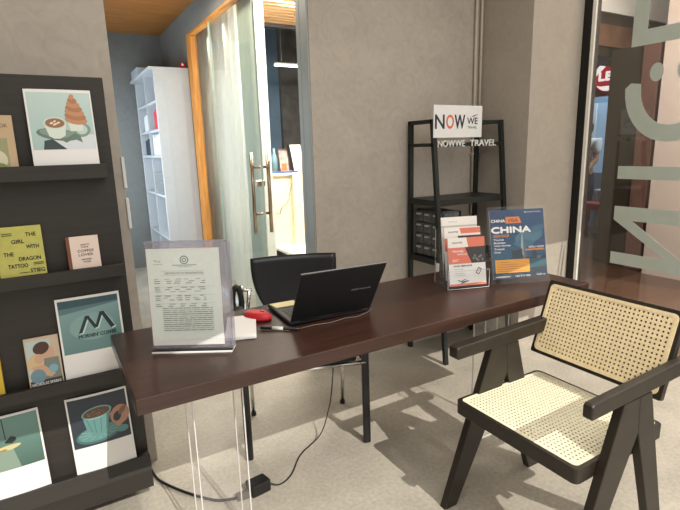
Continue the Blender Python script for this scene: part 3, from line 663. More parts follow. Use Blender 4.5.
for k in range(5): pr(.08, .105+.032*k, (.60, .5, .62, .45, .3)[k], .112+.032*k, FX('poster_amber_d', 150, 100, 40))
p.text('APPLY NOW', .68*pw, .43*ph, .29*pw, .026*ph, M['paper'], .0003); pr(.62, .395, .97, .418, og)
p.text('www.travel.com', .05*pw, .02*ph, .26*pw, .025*ph, M['paper']).text('+63 917 000', .40*pw, .02*ph, .28*pw, .025*ph, M['paper']).text('Call us', .80*pw, .03*ph, .16*pw, .024*ph, M['paper'])
p.ell(.66*pw, .955*ph, .012*pw, .010*ph, M['paper']).text('NOWWE TRAVEL', .69*pw, .947*ph, .26*pw, .018*ph, M['paper'])
p.build('printed_picture', P0+U*.010+V*.022-N*.003, U, V, N, t, lift=0.0003, step=0.00003)

# brochure holder with three tiers
hb0 = Vector((1.512, 1.625, .753)); hb1 = Vector((1.708, 1.560, .753)); U = (hb1-hb0); hw = U.length; U.normalize(); bk = Vector((-U.y, U.x, 0))
BH = thing('brochure_holder', (hb0+hb1)/2+bk*.05, 'clear acrylic three-tier brochure holder on the table, left of the poster', 'brochure holder')
MB().hexa(hb0, U*hw, bk*.15, Z*.004).build('base_plate', M['acrylic'], BH)
for a in (0, hw-.003):
    sd = MB(); sd.prism([hb0+U*a+bk*b+Z*z for b, z in ((0, .004), (.0, .085), (.03, .155), (.05, .20), (.075, .245), (.12, .265), (.15, .26), (.15, .004))], U*.003).build('side_panel', M['acrylic'], BH)
for k in range(3): MB().hexa(hb0+bk*(0+.045*k)+Z*.004, U*hw, bk*.003, Z*(.085+.03*k)+bk*.01).build('tier_front', M['acrylic'], BH)
for a in (0, hw-.002): MB().hexa(hb0+U*a+bk*.15, U*.002, bk*.002, Z*.26).build('bright_edge_strip', M['edge_glint'], BH)  # pale strips painted as bright lines along the holder's edges
ee = MB()
for a in (0, hw-.002): ee.hexa(hb0+U*a, U*.002, bk*.002, Z*.085)
ee.hexa(hb0, U*hw, bk*.002, Z*.002).hexa(hb0+Z*.084, U*hw, bk*.002, Z*.002)
ee.build('bright_edge_strip', M['edge_glint'], BH)
cor = FX('coral', 222, 122, 100); cha = FX('charcoal_print', 66, 64, 64); ink = FX('ink_dark', 40, 38, 38); cr = FX('flyer_cream', 236, 230, 222)
GF = 'flyers in the brochure holder'
for k, (b, z0, L, du, lab) in enumerate(((.012, .012, .222, .004, 'front flyer with coral, charcoal and white panels in the brochure holder'), (.055, .03, .245, .006, 'middle flyer with a coral corner in the brochure holder'), (.100, .05, .268, .012, 'tallest rear flyer with a plain cream top in the brochure holder'))):
    q0 = hb0+U*(.012+du)+bk*b+Z*z0; V = (bk*.17+Z).normalized(); N = U.cross(V); fw_ = hw-.024
    fl = thing('flyer', q0+U*fw_/2, lab, 'flyer', GF)
    MB().hexa(q0, U*fw_, V*L, -N*.006).build('sheet', M['paper'], fl)
    p = Print(); Wd = fw_
    if k == 0:
        p.rect(0, L*.80, Wd, L, cr).poly([(Wd*.55, L*.80), (Wd*.50, L), (Wd, L), (Wd, L*.80)], cor).text('NOWWE', Wd*.12, L*.88, Wd*.26, L*.035, cha, .0003)
        p.rect(0, L*.46, Wd, L*.80, cor).poly([(Wd*.62, L*.46), (Wd*.45, L*.80), (Wd, L*.80), (Wd, L*.46)], cha)
        p.text('TRAVEL', Wd*.10, L*.70, Wd*.32, L*.04, M['paper'], .0004).text('WITH US', Wd*.24, L*.64, Wd*.26, L*.03, M['paper'], .0003)
        for a in range(7): p.ell(Wd*(.68+.04*a), L*(.56+.05*math.sin(a*1.7)), Wd*.025, L*.03, FX('charcoal_light', 128, 124, 120), 30*a)
        p.rect(Wd*.1, L*.54, Wd*.28, L*.55, M['paper']).rect(Wd*.1, L*.51, Wd*.24, L*.52, M['paper'])
        p.text('OUR SERVICE', Wd*.12, L*.40, Wd*.50, L*.028, ink, .0004)
        for a in range(4): p.rect(Wd*.14, L*(.345-.045*a), Wd*(.40+.04*(a % 2)), L*(.353-.045*a), FX('ink_pale', 160, 170, 162))
        p.line([(Wd*.72, L*.26), (Wd*.80, L*.36), (Wd*.88, L*.32), (Wd*.80, L*.22), (Wd*.72, L*.26)], .003, ink).line([(Wd*.76, L*.28), (Wd*.84, L*.33)], .003, ink)
        p.line([(Wd*.22, L*.12), (Wd*.35, L*.08), (Wd*.52, L*.10), (Wd*.30, L*.05)], .0035, ink).line([(Wd*.32, L*.10), (Wd*.44, L*.13)], .003, ink)
        p.rect(0, 0, Wd, L*.045, cor)
    elif k == 1:
        p.rect(0, L*.55, Wd, L, cr).poly([(Wd*.46, L*.88), (Wd*.42, L*.985), (Wd, L*.985), (Wd, L*.88)], cor).poly([(Wd*.42, L*.70), (Wd*.36, L*.84), (Wd, L*.84), (Wd, L*.70)], cha).text('NOWWE', Wd*.12, L*.90, Wd*.26, L*.03, cha, .0003).rect(0, L*.55, Wd*.3, L*.80, cor)
    else:
        p.rect(0, L*.6, Wd, L, cr).text('NOWWE', Wd*.20, L*.90, Wd*.24, L*.028, FX('ink_pale', 160, 170, 162)).rect(0, L*.82, Wd, L*.85, FX('flyer_grey', 196, 188, 180))
    p.build('printed_picture', q0, U, V, N, fl, lift=0.0003, step=0.00004)

# laptop
hl = Vector((0.715, 1.612, .754)); hr_ = Vector((1.063, 1.588, .754)); U = (hr_-hl); lw = U.length; U.normalize(); bk = Vector((-U.y, U.x, 0))
LP = thing('laptop', (hl+hr_)/2+bk*.1, 'open dark laptop, its lid turned to the camera, on the table', 'laptop')
bs = MB().hexa(hl+bk*.004, U*lw, bk*.262, Z*.015).build('base', M['laptop'], LP, bevel=0.004)
kb = MB()
for r_ in range(6):
    for c_ in range(15):
        kb.hexa(hl+U*(.022+c_*(lw-.044)/15)+bk*(.045+r_*.0175)+Z*.0151, U*.0165, bk*.0145, Z*.0012)
kb.build('keyboard', M['black'], bs)
MB().hexa(hl+U*(lw*.33)+bk*(.17)+Z*.0151, U*.11, bk*.07, Z*.0005).build('touchpad', FX('touchpad_grey', 52, 54, 58), bs)
V = (-bk*.138+Z*.222).normalized(); lh = .250; L0 = hl+bk*.004+Z*.012+U*.003; N = U.cross(V)      # N faces the camera
ld = MB().hexa(L0, U*(lw-.003), V*lh, -N*.007).build('lid', M['laptop'], LP, bevel=0.003)
MB().hexa(L0+U*.008+V*.014-N*.0072, U*(lw-.019), V*(lh-.024), -N*.0008).build('screen', mat('dark_screen', (12, 12, 14), 0.15), ld)
MB().hexa(L0+V*lh-N*.001, U*(lw-.003), V*.0016, -N*.005).build('lid_edge', FX('pale_lid_edge', 130, 130, 132), ld)
MB().tube([L0+U*.04-N*.004, L0+U*(lw-.04)-N*.004], .0065, 10).build('hinge', M['black'], LP, smooth=True)
Print().text('ASUS Vivobook', lw*.645, lh*.50, lw*.24, .009, FX('lid_text', 150, 150, 152), .0003).build('lettering', L0, U, V, N, ld)
nt_ = tag(MB().hexa(hl+U*.012+bk*.185+Z*.0165, U*.105, bk*.062-U*.01, Z*.0012).build('sticky_note', FX('pale_yellow_note', 226, 214, 160)), 'pale yellow note lying on the laptop palm rest', 'note')
# mouse
mc = Vector((0.648, 1.775, .7515)); MO = thing('computer_mouse', mc, 'red wireless mouse on the table, left of the laptop', 'mouse')
a_ = Vector((.42, -.62, 0)).normalized(); b2 = Vector((-a_.y, a_.x, 0)); vs = []; ns, nl = 20, 8
for j in range(nl+1):
    t = j/nl*PI/2
    for k in range(ns):
        q = 2*PI*k/ns; vs.append(mc+a_*(.064*math.cos(q)*math.cos(t)**.55)+b2*(.036*math.sin(q)*math.cos(t)**.55)+Z*(.004+.028*math.sin(t)))
for k in range(ns): q = 2*PI*k/ns; vs.append(mc+a_*(.060*math.cos(q))+b2*(.033*math.sin(q)))
fs = [(j*ns+k, j*ns+(k+1) % ns, (j+1)*ns+(k+1) % ns, (j+1)*ns+k) for j in range(nl) for k in range(ns)]
o9 = (nl+1)*ns; fs += [(o9+k, o9+(k+1) % ns, (k+1) % ns, k) for k in range(ns)]+[tuple(range(o9, o9+ns))]
MB().add(vs, fs).build('mouse_body', M['red'], MO, smooth=True)
MB().hexa(mc+a_*.012-b2*.004+Z*.0295, a_*.022, b2*.008, Z*.004).build('scroll_wheel', M['black'], MO, bevel=0.002)
# notebook with spiral
q0 = Vector((0.462, 1.612, .7515)); q1 = Vector((0.565, 1.578, .7515)); U = (q1-q0).normalized(); bk = Vector((-U.y, U.x, 0)); nw = (q1-q0).length+.002
bk2 = (bk+U*.0).normalized()
NB = thing('spiral_notebook', (q0+q1)/2, 'white spiral notepad beside the document stand', 'notebook')
MB().hexa(q0, U*nw, bk2*.235+U*0.01, Z*.010).build('pages', M['paper'], NB, bevel=0.001)
sp = MB()
for k in range(18):
    c0 = q0+U*(.006+k*(nw-.012)/17)+Z*.006
    sp.tube([c0+bk*(.006*math.cos(a*PI/5))+Z*(.0068*math.sin(a*PI/5)) for a in range(11)], .0011, 5, cap=False)
sp.build('spiral_binding', FX('binding_grey', 190, 190, 190), NB)
# marker
MK = thing('marker_pen', (0.65, 1.63, .7515), 'black marker with a white label, in front of the red mouse', 'pen')
pa, pb = Vector((0.612, 1.652, .7580)), Vector((0.728, 1.556, .7580)); dd = pb-pa
MB().tube([pa, pa+dd*.05, pa+dd*.92, pa+dd], [.0045, .0062, .0062, .003], 12).build('barrel', M['black'], MK, smooth=True)
MB().tube([pa+dd*.30, pa+dd*.58], .0066, 12).build('label_band', M['white'], MK, smooth=True)
# cable behind the lid
tag(MB().tube([(0.72, 1.57, .7535), (0.80, 1.574, .7535), (0.86, 1.560, .7535), (0.93, 1.572, .7535), (0.98, 1.560, .7535), (1.04, 1.580, .7535), (1.075, 1.60, .757)], .0016, 8).build('laptop_cable', FX('grey_cable', 96, 86, 76), smooth=True), 'thin grey cable along the foot of the laptop lid', 'cable')

# ================================================================== cable and adapter on the floor
AD = thing('power_adapter', (0.60, 1.755, 0), 'black power adapter lying on the floor under the table', 'power adapter')
MB().hexa((0.560, 1.725, 0.0), Vector((.085, .01, 0)), Vector((-.012, .06, 0)), Z*.055).build('housing', M['black'], AD, bevel=0.006)
MB().hexa((0.500, 1.740, 0.0), Vector((.062, -.002, 0)), Vector((0, .030, 0)), Z*.028).build('plug', FX('grey_plug', 92, 84, 80), AD, bevel=0.006)
def smooth_path(P, n=8):
    P = [Vector(p) for p in P]; out = []
    for i in range(len(P)-1):
        a, b, c, d = P[max(i-1, 0)], P[i], P[i+1], P[min(i+2, len(P)-1)]
        for k in range(n):
            t = k/n; out.append(.5*((2*b)+(c-a)*t+(2*a-5*b+4*c-d)*t*t+(3*b-a-3*c+d)*t**3))
    return out+[P[-1]]
tag(MB().tube(smooth_path([(0.645, 1.76, .02), (.69, 1.745, .006), (.76, 1.78, .006), (.855, 1.885, .006), (.99, 1.94, .035), (1.053, 1.97, .122), (1.073, 1.97, .20), (1.089, 1.97, .33), (1.085, 1.96, .45), (1.06, 1.945, .62), (1.04, 1.935, .752), (1.03, 1.88, .7545)]), .003, 8).build('adapter_cable', M['black'], smooth=True), 'thin black cable running from the adapter up behind the table', 'cable')
tag(MB().tube(smooth_path([(.235, 2.16, .008), (.25, 2.06, .008), (.30, 1.96, .008), (.36, 1.87, .008), (.43, 1.79, .008), (.50, 1.755, .012)]), .0055, 8).build('mains_cable', M['black'], smooth=True), 'thick black mains cable from the rack to the floor adapter', 'cable')

# ================================================================== ladder shelf
LS = thing('ladder_shelf', (2.39, 2.45, 0), 'dark green-black metal ladder shelf in the corner', 'shelf')
def yf(z): return 2.245+.155*z/1.56
xa, xb = 2.075, 2.70
for x in (xa, xb-.03):
    MB().hexa((x, 2.24, 0), X*.03, Y*.026, Vector((0, .155, 1.56))).build('leg', M['blackmetal'], LS, bevel=0.002)
    MB().box(x, x+.03, 2.608, 2.634, 0, 1.56).build('leg', M['blackmetal'], LS, bevel=0.002)
for z in (1.545, 1.405):
    MB().box(xa, xb, yf(z), yf(z)+.02, z-.012, z+.012).build('front_rail', M['blackmetal'], LS, bevel=0.002)
for x in (xa, xb-.03): MB().box(x, x+.03, yf(1.55), 2.634, 1.535, 1.56).box(x, x+.03, yf(1.405), 2.634, 1.395, 1.417).build('side_rail', M['blackmetal'], LS, bevel=0.002)
for z in (1.045, .665, .285): MB().box(xa+.004, xb-.004, yf(z)+.002, 2.628, z-.02, z+.018).build('shelf_board', M['blackmetal'], LS, bevel=0.002)
sg = thing('shop_sign', (2.16, 2.388, 1.44), 'white sign board with navy and coral lettering on top of the ladder shelf', 'sign')
q0 = Vector((2.07, 2.376, 1.448)); sw, sh = .408, .195
MB().hexa(q0, X*sw, Y*.006, Z*sh).build('sign_board', M['white'], sg, bevel=0.001)
p = Print(); nv = FX('sign_navy', 30, 38, 56)
def st(s, a, wd, m): p.text(s, a*sw, .28*sh, wd*sw, .42*sh, m, .0025)
st('N', .03, .18, nv); st('O', .25, .15, FX('sign_coral', 214, 110, 90)); st('W', .42, .21, nv)
p.text('WE', .68*sw, .42*sh, .22*sw, .20*sh, nv, .0012).text('TRAVEL', .69*sw, .28*sh, .20*sw, .07*sh, FX('sign_grey', 90, 96, 104), .0006)
p.poly([(.76*sw, .66*sh), (.92*sw, .74*sh), (.82*sw, .70*sh), (.80*sw, .64*sh)], FX('sign_coral', 214, 110, 90))
p.build('lettering', q0, X, Z, Vector((0, -1, 0)), sg)
# raised white letters on the rail
rl = thing('raised_lettering', (2.33, 2.375, 1.385), 'row of raised white capital letters on the ladder shelf rail', 'lettering')
def raised(s, P0, wd, ht, dep, parent, m, name):
    vs, fs = text_mesh(s); x0 = min(v.x for v in vs); x1 = max(v.x for v in vs); y0 = min(v.y for v in vs); y1 = max(v.y for v in vs)
    P0 = Vector(P0); bm = bmesh.new(); vv = [bm.verts.new(P0+X*((v.x-x0)/(x1-x0)*wd)+Z*((v.y-y0)/(y1-y0)*ht)) for v in vs]
    for q in fs:
        try: bm.faces.new([vv[i] for i in q])
        except ValueError: pass
    g = bmesh.ops.extrude_face_region(bm, geom=bm.faces[:]); bmesh.ops.translate(bm, vec=(0, dep, 0), verts=[e for e in g['geom'] if isinstance(e, bmesh.types.BMVert)])
    inv = world_of(parent).inverted(); bmesh.ops.transform(bm, matrix=inv, verts=bm.verts)
    me = bpy.data.meshes.new(name); bm.to_mesh(me); bm.free(); me.materials.append(m); o = bpy.data.objects.new(name, me); COL.objects.link(o); o.parent = parent
for i, dx in enumerate((0, .004)):
    pass
raised('NOWWE', (2.105, 2.372, 1.392), .225, .040, .008, rl, M['white'], 'word')
raised('TRAVEL', (2.375, 2.372, 1.392), .235, .040, .008, rl, M['white'], 'word')
# drawer organiser on the second board
DO = thing('drawer_organizer', (2.23, 2.48, .685), 'clear grey small-parts drawer unit on the ladder shelf, behind the brochures', 'drawer unit')
dm = glass('smoky_plastic', (.55, .57, .58), .08, haze=.35, hazecol=(.20, .21, .21)); dcase = mat('dark_case', (58, 62, 62), .4); dlt = mat('drawer_front', (84, 88, 87), .25, var=.35, scale=45)
MB().box(2.125, 2.26, 2.345, 2.60, .684, .99).build('body', dcase, DO, bevel=.003)
for r_ in range(4):
    for c_ in range(3):
        y0 = 2.350+c_*.083; z0 = .690+r_*.074
        d = MB().box(2.112, 2.126, y0, y0+.078, z0, z0+.066).build('drawer', dlt, DO, bevel=.003)
        MB().box(2.100, 2.112, y0+.02, y0+.058, z0+.045, z0+.054).build('handle', FX('handle_clear', 176, 178, 176), d)
for r_ in range(4):
    for c_ in range(3):
        x0 = 2.130+c_*.043; z0 = .690+r_*.074
        MB().box(x0, x0+.040, 2.338, 2.345, z0, z0+.066).build('side_window', dlt, DO)
tag(MB().box(2.30, 2.40, 2.46, 2.54, .684, .965).build('black_box', M['black'], bevel=.004), 'small black box on the ladder shelf, above the rear flyer', 'box')
tag(MB().box(2.068, 2.072, 2.31, 2.335, .60, .67).build('price_tag', M['white']), 'small white tag on the left leg of the ladder shelf', 'tag')
# conduits in the corner
cd1 = thing('wall_conduit', (2.675, 2.63, 0.9), 'pale conduit running down the back wall beside the corner', 'pipe', 'conduits in the corner')
MB().tube([(2.672, 2.640, .9), (2.672, 2.640, 3.1)], .010, 10).build('pipe', M['pipe'], cd1, smooth=True)
MB().box(2.650, 2.694, 2.628, 2.66, 1.33, 1.345).build('clip', M['pipe'], cd1)
cd2 = thing('wall_conduit', (2.72, 2.63, 1.32), 'shorter conduit with an end nozzle, nearest the corner', 'pipe', 'conduits in the corner')
MB().tube([(2.722, 2.640, 1.34), (2.722, 2.640, 3.1)], .010, 10).build('pipe', M['pipe'], cd2, smooth=True)
MB().lathe((2.722, 2.640, 1.27), [(.008, 0), (.014, .01), (.014, .06), (.009, .075)], 14).build('nozzle', M['chrome'], cd2, smooth=True)
# white plates on the pillar edge
for z0, z1, lab in ((1.265, 1.392, 'upper white plate on the edge of the left pillar'), (1.095, 1.222, 'lower white plate on the edge of the left pillar')):
    tag(MB().box(.273, .285, 2.224, 2.26, z0, z1).build('edge_plate', M['white'], bevel=.001), lab, 'plate', 'white plates on the pillar edge')

# ================================================================== corridor: white shelf cabinet
CB = thing('shelf_cabinet', (1.05, 5.6, 0), 'tall white cabinet with open shelves in the corridor', 'cabinet')
px0, px1, py0, py1 = 1.03, 1.375, 5.29, 6.42
MB().box(px0, px1, py0, py0+.03, 0, 2.205).build('side_panel', M['cabinet'], CB, bevel=.004)
MB().box(px0, px1, py1-.03, py1, 0, 2.205).build('side_panel', M['cabinet'], CB, bevel=.004)
MB().box(px0-.04, px1, py0+.0, py1+.05, 2.205, 2.235).build('top_board', M['cabinet'], CB, bevel=.004)
MB().box(px1-.02, px1, py0+.03, py1-.03, .05, 2.205).build('back_board', M['cabinet'], CB)
for z in (.06, .50, .95, 1.36, 1.62, 1.90): MB().box(px0+.005, px1-.02, py0+.03, py1-.03, z, z+.025).build('shelf_board', M['cabinet'], CB)
MB().box(px0+.005, px1-.02, 5.84, 5.865, .085, 2.205).build('divider', M['cabinet'], CB)
for x in (px0+.10, px0+.27): MB().box(x, x+.012, py0-.004, py0+.002, .1, 2.12).build('panel_moulding', M['cabinet'], CB)
random.seed(9)
def books(y0, y1, z, hgt, cols, group, names):
    y = y0; k = 0
    while y < y1-.05:
        th = random.uniform(.04, .07); hh2 = hgt*random.uniform(.8, 1)
        tag(MB().box(px0+.02, px0+.24, y, y+th-.003, z, z+hh2).build('binder', cols[k % len(cols)], bevel=.003), names[k % len(names)], 'binder', group); y += th+.0; k += 1
rb = FX('binder_red', 205, 35, 55); wb = FX('binder_white', 215, 220, 225); kb_ = FX('binder_black', 50, 60, 75)
books(5.36, 5.60, 1.647, .22, [rb], 'red binders', ['red binder on the upper shelf of the white cabinet'])
books(5.90, 6.2, 1.647, .20, [wb], 'white binders upper', ['white binder beyond the divider on the upper cabinet shelf'])
books(5.34, 5.80, 1.387, .22, [wb], 'white binders middle', ['white box file on the middle cabinet shelf'])
books(5.90, 6.25, 1.387, .20, [kb_], 'dark binders', ['dark file beyond the divider on the middle cabinet shelf'])
br_ = thing('wire_basket', (1.1, 5.6, .975), 'wire basket on the lower cabinet shelf', 'basket')
wbm = MB()
for z in (1.0, 1.10, 1.20): wbm.tube([(px0+.01, 5.34, z), (px0+.01, 5.80, z), (px0+.30, 5.80, z), (px0+.30, 5.34, z), (px0+.01, 5.34, z)], .004, 6)
for k in range(9): wbm.tube([(px0+.01, 5.34+.057*k, .98), (px0+.01, 5.34+.057*k, 1.20)], .003, 6)
wbm.build('wires', M['greymetal'], br_)
tag(MB().box(px0-.03, px0+.16, 6.0, 6.4, 2.237, 2.33).build('storage_box', FX('pale_grey_box', 175, 185, 192), bevel=.006), 'pale grey box on top of the white cabinet', 'box')
bw_ = thing('gift_bow', (1.33, 5.33, 2.27), 'small red and white ornament on top of the white cabinet', 'ornament')
MB().lathe((1.335, 5.34, 2.236), [(.015, 0), (.03, .012), (.034, .03), (.02, .055), (.006, .06)], 14).build('red_ball', M['red'], bw_, smooth=True)
MB().lathe((1.325, 5.30, 2.256), [(.003, 0), (.012, .005), (.012, .015), (.004, .022)], 12).build('white_knot', M['white'], bw_, smooth=True)

# ================================================================== room behind the sliding door
cu = MB(); n = 150; vs = []
for k in range(n+1):
    t = k/n; y = 3.95+1.9*t; x = 1.63+.045*math.sin(t*2*PI*11)
    for z in (.03, .9, 1.8, 2.68): vs.append((x, y, z))
cu.add(vs, [(k*4+j, k*4+4+j, k*4+5+j, k*4+1+j) for k in range(n) for j in range(3)])
cm_ = bpy.data.materials.new('sheer_curtain'); cm_.use_nodes = True; nt = cm_.node_tree; nt.nodes.clear()
o_m = nt.nodes.new('ShaderNodeOutputMaterial'); df = nt.nodes.new('ShaderNodeBsdfDiffuse'); tr = nt.nodes.new('ShaderNodeBsdfTranslucent'); mx = nt.nodes.new('ShaderNodeMixShader'); mx.inputs[0].default_value = .5
for q in (df, tr): q.inputs[0].default_value = srgb(236, 238, 234)
nt.links.new(df.outputs[0], mx.inputs[1]); nt.links.new(tr.outputs[0], mx.inputs[2]); nt.links.new(mx.outputs[0], o_m.inputs[0])
co = tag(cu.build('sheer_curtain', cm_, smooth=True), 'pale pleated curtain behind the glass sliding door', 'curtain')
for i, y in enumerate((4.25, 4.75, 5.25)):
    lt = thing('downlight', (1.545, y, 2.66), ('nearest', 'middle', 'farthest')[i]+' small downlight above the curtain', 'downlight', 'downlights above the curtain')
    MB().lathe((1.545, y, 2.665), [(.03, 0), (.035, .025)], 14).build('housing', M['white'], lt)
    l = light('bulb', 'SPOT', (1.545, y, 2.655), (.05, 0, -1), 45, (1.0, .86, .66), spot_size=.7, spot_blend=.6, shadow_soft_size=.015)
CT = thing('reception_counter', (2.6, 5.3, 0), 'cream counter in the room behind the sliding door', 'counter')
crm = mat('cream_counter', (232, 222, 192), .4, var=.02)
MB().box(1.75, 3.2, 5.0, 5.5, .33, 1.13).build('front_panel', crm, CT, bevel=.004)
MB().box(1.72, 3.25, 4.97, 5.55, 1.13, 1.155).build('counter_top', crm, CT, bevel=.004)
MB().box(2.31, 3.2, 4.93, 5.0, .36, 1.13).build('side_block', crm, CT, bevel=.004)
MB().box(2.07, 3.2, 4.2, 4.998, .33, .36).build('lower_ledge', FX('white_ledge', 240, 236, 226), CT, bevel=.004)
MB().box(2.10, 3.15, 4.25, 5.2, 0, .33).build('plinth', mat('dark_plinth', (40, 36, 36), .6), CT)
tag(MB().tube(smooth_path([(2.30, 4.95, 1.16), (2.305, 4.955, 1.05), (2.29, 4.985, .95), (2.26, 4.985, .85), (2.18, 4.985, .78), (2.16, 4.985, .72), (2.10, 4.985, .74)], 5), .004, 6).build('counter_cable', FX('cable_grey', 140, 140, 130), smooth=True), 'thin cable hanging down the cream counter', 'cable')
btl = FX('bottle_clear', 120, 150, 160, .2)
for i, (x, hgt) in enumerate(((2.03, .24), (2.115, .20), (2.195, .27))):
    tag(MB().lathe((x, 5.15, 1.156), [(.035, 0), (.038, hgt*.6), (.014, hgt*.8), (.014, hgt)], 14).build('bottle', btl, smooth=True), ('leftmost glass bottle on the cream counter', 'shortest glass bottle on the cream counter', 'tallest glass bottle on the cream counter')[i], 'bottle', 'bottles on the counter')
pf = thing('picture_frame', (2.30, 5.12, 1.156), 'small picture with an orange patch on the cream counter', 'picture')
MB().hexa((2.235, 5.10, 1.156), X*.12, Y*.01, Vector((0, .04, .26))).build('board', FX('frame_brown', 90, 62, 50), pf)
MB().hexa((2.245, 5.098, 1.17), X*.10, Y*.006, Vector((0, .036, .225))).build('picture', mat('mixed_print', (170, 150, 140), .5, var=.5, scale=18), pf)
MB().hexa((2.26, 5.096, 1.18), X*.06, Y*.006, Vector((0, .012, .075))).build('orange_patch', FX('orange_patch', 215, 110, 60), pf)
wbk = thing('menu_board', (2.42, 5.1, 1.156), 'white board with a dark edge leaning on the cream counter', 'board')
MB().hexa((2.375, 5.06, 1.156), Vector((.02, 0, 0)), Y*.015, Vector((-.03, .04, .30))).build('dark_edge', M['black'], wbk)
MB().hexa((2.395, 5.06, 1.156), Vector((.13, 0, 0)), Y*.015, Vector((-.03, .04, .30))).build('face', M['paper'], wbk)
tag(MB().box(2.0, 2.40, 4.985, 5.05, 1.156, 1.175).build('blue_folder', FX('blue_folder', 70, 100, 160)), 'flat blue folder on the edge of the cream counter', 'folder')
TBL = thing('tube_light', (2.9, 6.2, 2.5), 'white fluorescent tube hanging in the room behind the door', 'lamp')
ta, tb = Vector((2.72, 6.2, 2.475)), Vector((3.60, 6.2, 2.475))
MB().tube([ta, tb], .014, 10).build('tube', emission('tube_glow', (235, 245, 255), 5), TBL, smooth=True)
MB().hexa(ta+Vector((0, -.02, .014)), tb-ta, Y*.04, Z*.02).tube([ta+X*.1+Z*.05, ta+X*.1+Z*.82], .002, 6).tube([tb-X*.1+Z*.05, tb-X*.1+Z*.82], .002, 6).build('fitting', M['white'], TBL)

# ================================================================== shop across the mall
SH = thing('shop_fascia_sign', (7.0, 4.7, 2.02), 'red shop sign with a round emblem across the mall', 'sign')
MB().box(7.0, 7.1, 4.1, 5.4, 2.03, 2.53).build('sign_panel', mat('red_orange_panel', (150, 52, 36), .5, var=.05), SH)
em = MB().prism([(6.985, 4.36+.21*math.cos(k*PI/20), 2.29+.21*math.sin(k*PI/20)) for k in range(40)], (.015, 0, 0)).build('emblem', emission('emblem_red', (200, 36, 48), .5), SH)
p = Print(); wh = emission('emblem_white', (245, 240, 240), 1.0)
def arc(a0, a1, r0, r1, n=14):
    for k in range(n):
        a = math.radians(a0+(a1-a0)*k/n); b = math.radians(a0+(a1-a0)*(k+1)/n); t0 = abs(math.sin(PI*k/n)); t1 = abs(math.sin(PI*(k+1)/n))
        p.poly([(r1*math.cos(a), r1*math.sin(a)), (r1*math.cos(b), r1*math.sin(b)), ((r1-(r1-r0)*t1)*math.cos(b), (r1-(r1-r0)*t1)*math.sin(b)), ((r1-(r1-r0)*t0)*math.cos(a), (r1-(r1-r0)*t0)*math.sin(a))], wh)
arc(70, 190, .13, .205); arc(215, 320, .13, .195)
p.text('LB', -.13, -.05, .20, .11, wh, .008)
p.build('lettering', (6.984, 4.36, 2.29), (0, -1, 0), Z, (-1, 0, 0), em)
p = Print()
for k in range(4): p.rect(0, k*.07, .09, k*.07+.035, wh)
p.build('bars', (6.998, 4.66, 2.13), (0, -1, 0), Z, (-1, 0, 0), SH)
tag(MB().box(6.9, 7.1, 3.8, 5.4, 2.53, 2.75).build('ceiling_bulkhead', mat('pale_bulkhead', (150, 160, 165), .5)), 'pale bulkhead above the red shop sign', 'bulkhead')
sd_ = thing('shop_display', (7.9, 4.6, 0), 'pale blue glass display inside the shop across the mall', 'display')
MB().box(7.8, 8.0, 3.9, 5.6, .9, 2.0).build('panel', emission('blue_interior_glow', (140, 166, 188), .3), sd_)  # glow stands in for the bright blue interior of the shop
for k in range(5): MB().box(7.77, 7.80, 3.95+.35*k, 3.99+.35*k, .9, 2.0).build('mullion', FX('mullion_white', 205, 215, 222), sd_)
MB().box(7.75, 8.05, 3.9, 5.6, .0, .9).build('base', FX('display_base', 110, 130, 150), sd_)
tag(MB().box(6.90, 7.2, 3.9, 4.75, .40, .50).box(6.93, 7.17, 3.95, 4.0, 0, .40).box(6.93, 7.17, 4.6, 4.65, 0, .40).build('bench', mat('red_bench', (150, 40, 45), .5), bevel=.01), 'red bench in front of the shop across the mall', 'bench')
tg = thing('white_chair', (7.35, 4.2, 0), 'pale grey moulded chair inside the shop across the mall', 'chair')
MB().box(7.25, 7.60, 4.2, 4.6, .62, .68).build('seat', FX('pale_grey_seat', 185, 190, 195), tg, bevel=.02)
MB().hexa((7.58, 4.2, .68), Y*.4, X*.04, Vector((.08, 0, .5))).build('backrest', FX('pale_grey_seat', 185, 190, 195), tg, bevel=.015)
for x in (7.27, 7.56):
    for y in (4.23, 4.54): MB().box(x, x+.03, y, y+.03, 0, .62).build('leg', M['greymetal'], tg)
# the person standing in the shop, seen from the side
PR = thing('person', (7.35, 4.60, 0), 'person with dark hair in a white shirt standing at the shop across the mall', 'person')
def skin(name, joints, edges, m, parent, sub=2):
    inv = world_of(parent).inverted(); me = bpy.data.meshes.new(name); me.from_pydata([inv @ Vector(j[0]) for j in joints], edges, []); me.materials.append(m)
    o = bpy.data.objects.new(name, me); COL.objects.link(o); o.parent = parent
    s = o.modifiers.new('skin', 'SKIN'); s.use_smooth_shade = True
    if not me.skin_vertices:
        bm = bmesh.new(); bm.from_mesh(me); bm.verts.layers.skin.verify(); bm.to_mesh(me); bm.free()
    for sv, j in zip(me.skin_vertices[0].data, joints): sv.radius = (j[1], j[2] if len(j) > 2 else j[1])
    me.skin_vertices[0].data[0].use_root = True
    q = o.modifiers.new('subsurf', 'SUBSURF'); q.levels = sub; q.render_levels = sub
    return o
bx, by = 7.45, 4.93; PS = lambda dx, dy, z: (bx+dx, by+dy, z)
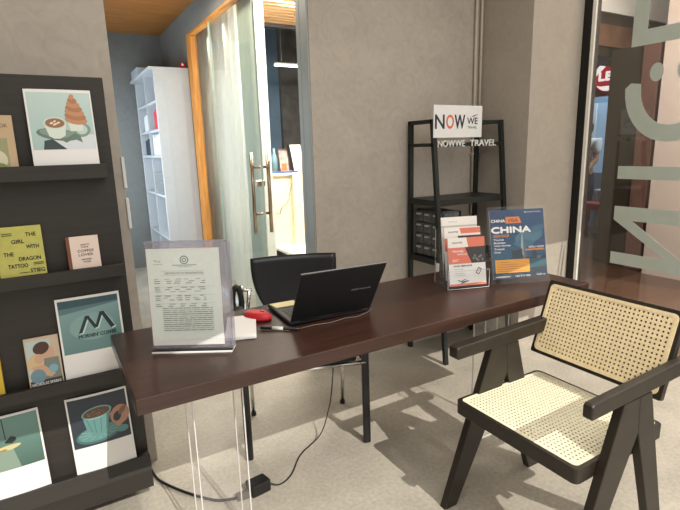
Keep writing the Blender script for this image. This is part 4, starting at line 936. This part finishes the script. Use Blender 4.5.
J = [(PS(0, 0, .95), .13, .11), (PS(0, 0, 1.15), .12, .10), (PS(0, 0, 1.36), .14, .11), (PS(0, 0, 1.48), .06), (PS(0, 0, 1.54), .055), (PS(-.01, 0, 1.62), .085, .075), (PS(-.01, 0, 1.70), .075, .07),
     (PS(0, .17, 1.40), .055), (PS(-.02, .21, 1.12), .042), (PS(-.16, .17, .96), .032), (PS(-.22, .15, .95), .035, .02),
     (PS(0, -.17, 1.40), .055), (PS(-.02, -.21, 1.12), .042), (PS(-.16, -.17, .96), .032), (PS(-.22, -.15, .95), .035, .02),
     (PS(0, .09, .85), .085), (PS(0, .10, .48), .055), (PS(.01, .10, .09), .04), (PS(-.13, .10, .035), .035),
     (PS(0, -.09, .85), .085), (PS(0, -.10, .48), .055), (PS(.01, -.10, .09), .04), (PS(-.13, -.10, .035), .035)]
E = [(0, 1), (1, 2), (2, 3), (3, 4), (4, 5), (5, 6), (2, 7), (7, 8), (8, 9), (9, 10), (2, 11), (11, 12), (12, 13), (13, 14), (0, 15), (15, 16), (16, 17), (17, 18), (0, 19), (19, 20), (20, 21), (21, 22)]
skin('body', J, E, FX('person_skin', 190, 145, 118), PR)
skin('shirt', [(PS(0, 0, .98), .15, .13), (PS(0, 0, 1.18), .145, .125), (PS(0, 0, 1.37), .155, .13), (PS(0, 0, 1.44), .09), (PS(0, .18, 1.40), .07), (PS(-.01, .21, 1.20), .06), (PS(0, -.18, 1.40), .07), (PS(-.01, -.21, 1.20), .06)], [(0, 1), (1, 2), (2, 3), (2, 4), (4, 5), (2, 6), (6, 7)], FX('person_shirt', 215, 218, 220), PR)
skin('trousers', [(PS(0, 0, .98), .145, .13), (PS(0, 0, .90), .14), (PS(0, .09, .82), .10), (PS(0, .10, .48), .075), (PS(.01, .10, .11), .06), (PS(0, -.09, .82), .10), (PS(0, -.10, .48), .075), (PS(.01, -.10, .11), .06)], [(0, 1), (1, 2), (2, 3), (3, 4), (1, 5), (5, 6), (6, 7)], FX('person_trousers', 50, 55, 70), PR)
skin('hair', [(PS(.03, 0, 1.70), .095, .09), (PS(.05, 0, 1.60), .08), (PS(.06, 0, 1.50), .06)], [(0, 1), (1, 2)], FX('person_hair', 24, 20, 20), PR)
